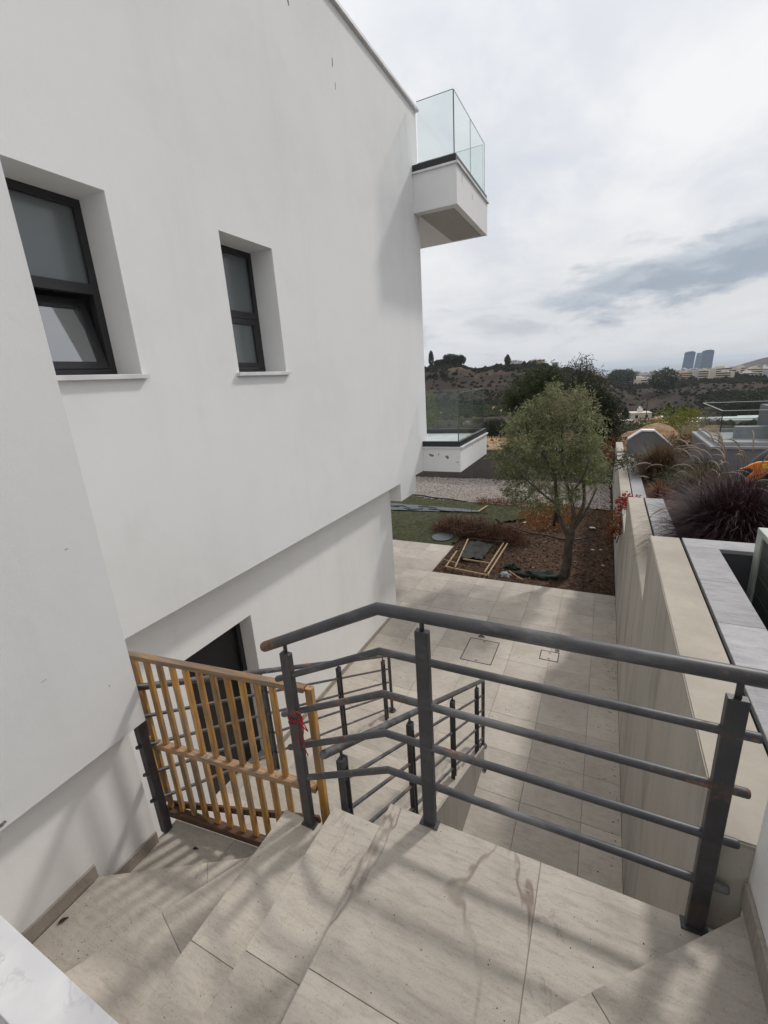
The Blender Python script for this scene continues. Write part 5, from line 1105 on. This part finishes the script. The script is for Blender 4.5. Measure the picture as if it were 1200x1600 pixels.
# houses in the valley
def villa(label, az, d_, w_, dp, h, m_, roof, rot=0.0, tank=False, rows=1, sink=0.4):
    x, y = pol(az, d_); t = thing('house', label, 'house'); t.location = (x, y, land_z(x, y) - sink); t.rotation_euler = (0, 0, rot)
    bx('wall', (-w_ / 2, w_ / 2, -dp / 2, dp / 2, 0, h), m_, t)
    if roof == 'flat': bx('roof', (-w_ / 2 - 0.15, w_ / 2 + 0.15, -dp / 2 - 0.15, dp / 2 + 0.15, h + 0.01, h + 0.3), m_, t)
    else:
        bm = bmesh.new(); e = 0.4; v_ = [bm.verts.new(q) for q in ((-w_ / 2 - e, -dp / 2 - e, h), (w_ / 2 + e, -dp / 2 - e, h), (w_ / 2 + e, dp / 2 + e, h), (-w_ / 2 - e, dp / 2 + e, h), (-w_ / 4, 0, h + 1.6), (w_ / 4, 0, h + 1.6))]
        for f in ((0, 1, 5, 4), (1, 2, 5), (2, 3, 4, 5), (3, 0, 4), (3, 2, 1, 0)): bm.faces.new([v_[i] for i in f])
        finish('roof', bm, 'roof_clay', t)
    n = max(2, int(w_ / 2.6))
    for r_ in range(rows):
        for k in range(n): cx_ = -w_ / 2 + (k + 0.5) * w_ / n; z0 = 0.9 + r_ * 3 + sink; bx('window', (cx_ - 0.5, cx_ + 0.5, -dp / 2 - 0.06, -dp / 2 - 0.005, z0, z0 + 1.3), 'window_dark', t)
    if tank:
        bm = bmesh.new(); box(bm, -0.9, 0.9, -0.8, 0.8, h + 0.31, h + 1.6); tube(bm, [(0, -0.9, h + 2.0), (0, 0.9, h + 2.0)], 0.45, 10); finish('water_tank', bm, 'house_white', t)
villa('cream house with a white rooftop tank in the valley', 3.35, 215, 7.2, 8, 6.2, 'house_cream', 'flat', 0.15, True, 2); villa('tan house with a low clay roof right of the cream house', 5.5, 222, 12, 8, 3.6, 'house_tan', 'flat', -0.1); villa('small hipped clay roof house below the tan house', 4.6, 188, 8, 6, 2.6, 'house_tan', 'hip', 0.3); villa('low tan house left of the cream house', 1.5, 225, 7, 7, 4.2, 'house_tan', 'hip', 0.2, False, 1); villa('small white shed right of the cypresses', 8.55, 212, 4.6, 4, 2.6, 'house_white', 'flat', 0.1, False, 1); villa('white roofed house far behind the tan house', 5.9, 265, 5, 5, 5.0, 'house_white', 'flat', 0.0, False, 1); villa('grey house at the left end of the valley houses', 1.9, 200, 4.6, 5, 3.4, 'house_grey', 'flat', 0.4, False, 1)
villa('long pale low shed above the glass terrace rail', 10.6, 290, 28, 9, 4.5, 'house_white', 'flat', 0.05, False, 1); villa('pale shed right of the long shed above the terrace', 13.6, 300, 16, 9, 4.5, 'house_white', 'flat', 0.0, False, 1); villa('grey yard building below the long pale shed', 11.6, 262, 15, 6, 3.0, 'house_grey', 'flat', 0.0, False, 1)
for lab, az, w_, h, m_, roof in (('white house on the hill crest left of the dark pine', -10.2, 11, 7, 'house_white', 'flat'), ('small white house on the crest beside the larger white one', -9.4, 5, 5.5, 'house_white', 'flat'), ('long tan house on the crest above the dark pine', -7.6, 17, 6.5, 'house_tan', 'flat'), ('tan house on the crest by the cypress above the balcony', -18.6, 13, 6.0, 'house_tan', 'hip'), ('pale grey house on the crest left of the tall tree', -5.6, 6, 6.5, 'house_grey', 'flat'), ('white house on the crest right of the tall tree', -1.9, 10, 5.0, 'house_cream', 'flat')): villa(lab, az, 560, w_, 9, h, m_, roof, rnd.uniform(-0.3, 0.3), False, 2, 1.0)
# service pole
pp = thing('utility_pole', 'dark wooden utility pole standing beside the cream valley house', 'pole'); px, py = pol(4.0, 200); pz = land_z(px, py)
bm = bmesh.new(); tube(bm, [(px, py, pz), (px, py, pz + 11.5)], [0.16, 0.11], 8); finish('shaft', bm, 'trunk_dark', pp); bx('crossarm', (px - 0.9, px + 0.9, py - 0.08, py + 0.08, pz + 10.6, pz + 10.8), 'trunk_dark', pp)

# town on the plateau
mats_ = ['house_cream', 'house_white', 'house_tan', 'house_grey']; protos = {}
def block(w_, dp, h, m_):
    key = (w_, dp, h, m_)
    if key not in protos:
        bm = bmesh.new(); box(bm, -w_ / 2, w_ / 2, -dp / 2, dp / 2, -6, h, 0); box(bm, -w_ / 5, w_ / 6, -dp / 4, dp / 4, h, h + 2.4, 0); nf = int(h // 3)
        for r_ in range(nf): box(bm, -w_ / 2 + 0.8, w_ / 2 - 0.8, -dp / 2 - 0.25, -dp / 2 + 0.1, r_ * 3 + 1.0, r_ * 3 + 2.3, 1)
        me = bpy.data.meshes.new('town_building')
        bm.normal_update(); bm.to_mesh(me); bm.free(); me.materials.append(MATS[m_]); me.materials.append(MATS['window_dark']); protos[key] = me
    return protos[key]
cnt = 0
while cnt < 230:
    az = rnd.uniform(-6, 17) if rnd.random() < 0.25 else rnd.uniform(1.5, 15); d_ = rnd.uniform(720, 2900) ** 1.0
    if az < 0 and d_ < 1200: continue
    h = rnd.choice((6, 9, 9, 12, 15)) if d_ < 1500 else rnd.choice((9, 12, 15, 18, 24)); w_ = rnd.choice((12, 18, 24)); x, y = pol(az, d_)
    o = bpy.data.objects.new('town_building', block(w_, 14, h, rnd.choice(mats_))); COL.objects.link(o); o.location = (x, y, land_z(x, y)); o.rotation_euler = (0, 0, rnd.uniform(-0.6, 0.6)); cnt += 1
    tag(o, 'small pale building of the distant town on the plateau', 'building', 'pale buildings of the distant town')
# three towers
def tower(label, az, w_, h, lean, m_, cutleft):
    d_ = 3200; x, y = pol(az, d_); z0 = -64.0; t = thing('glass_tower', label, 'tower', None); t.location = (x, y, z0); t.rotation_euler = (0, 0, -R(az))
    bm = bmesh.new(); prof = [(-w_ / 2, 0), (w_ / 2, 0), (w_ / 2 + lean, h * 0.93), (w_ * 0.40 + lean, h * 0.975), (w_ * 0.18 + lean, h), (-w_ * 0.16 + lean, h * 0.99), (-w_ * 0.47 + lean, h * cutleft)]
    a = [bm.verts.new((px_, -14, pz_)) for px_, pz_ in prof]; c_ = [bm.verts.new((px_, 14, pz_)) for px_, pz_ in prof]; n = len(prof); bm.faces.new(a); bm.faces.new(c_[::-1])
    for i in range(n): bm.faces.new((a[(i + 1) % n], a[i], c_[i], c_[(i + 1) % n]))
    bmesh.ops.recalc_face_normals(bm, faces=bm.faces); finish('shaft', bm, m_, t)
    for k in range(int(h * 0.84 / 8)):
        zz_ = 6 + k * 8; l2 = lean * zz_ / (h * 0.86); bx('floor_band', (-w_ / 2 + l2 + 1.5, w_ / 2 + l2 - 1.5, -14.8, -14.05, zz_, zz_ + 2.0), 'tower_light' if m_ == 'tower_glass' else 'tower_glass', t)
tower('leftmost of the three distant glass towers, dark blue', 7.22, 54, 116, 5, 'tower_glass', 0.95); tower('narrow middle one of the three distant glass towers', 8.02, 30, 105, 7, 'tower_light', 0.99); tower('rightmost of the three distant glass towers, rounded top', 8.75, 58, 117, 3, 'tower_glass', 0.94)

# ------------------------------------------------------------------ air
m = bpy.data.materials.new('haze_air'); m.use_nodes = True; MATS['haze_air'] = m; N = NT(m.node_tree); N.n.clear()
o_ = N.new('ShaderNodeOutputMaterial'); pv = N.new('ShaderNodeVolumePrincipled'); pv.inputs['Color'].default_value = (0.80, 0.88, 0.97, 1); pv.inputs['Density'].default_value = 0.00007; pv.inputs['Anisotropy'].default_value = 0.2
N.l.new(pv.outputs[0], o_.inputs['Volume'])
hz = stuff(tag(bx('haze', (-43000, 43000, -43000, 43000, -105.2, 135.0), 'haze_air'), 'thin pale haze in the air over the valley', 'haze'))
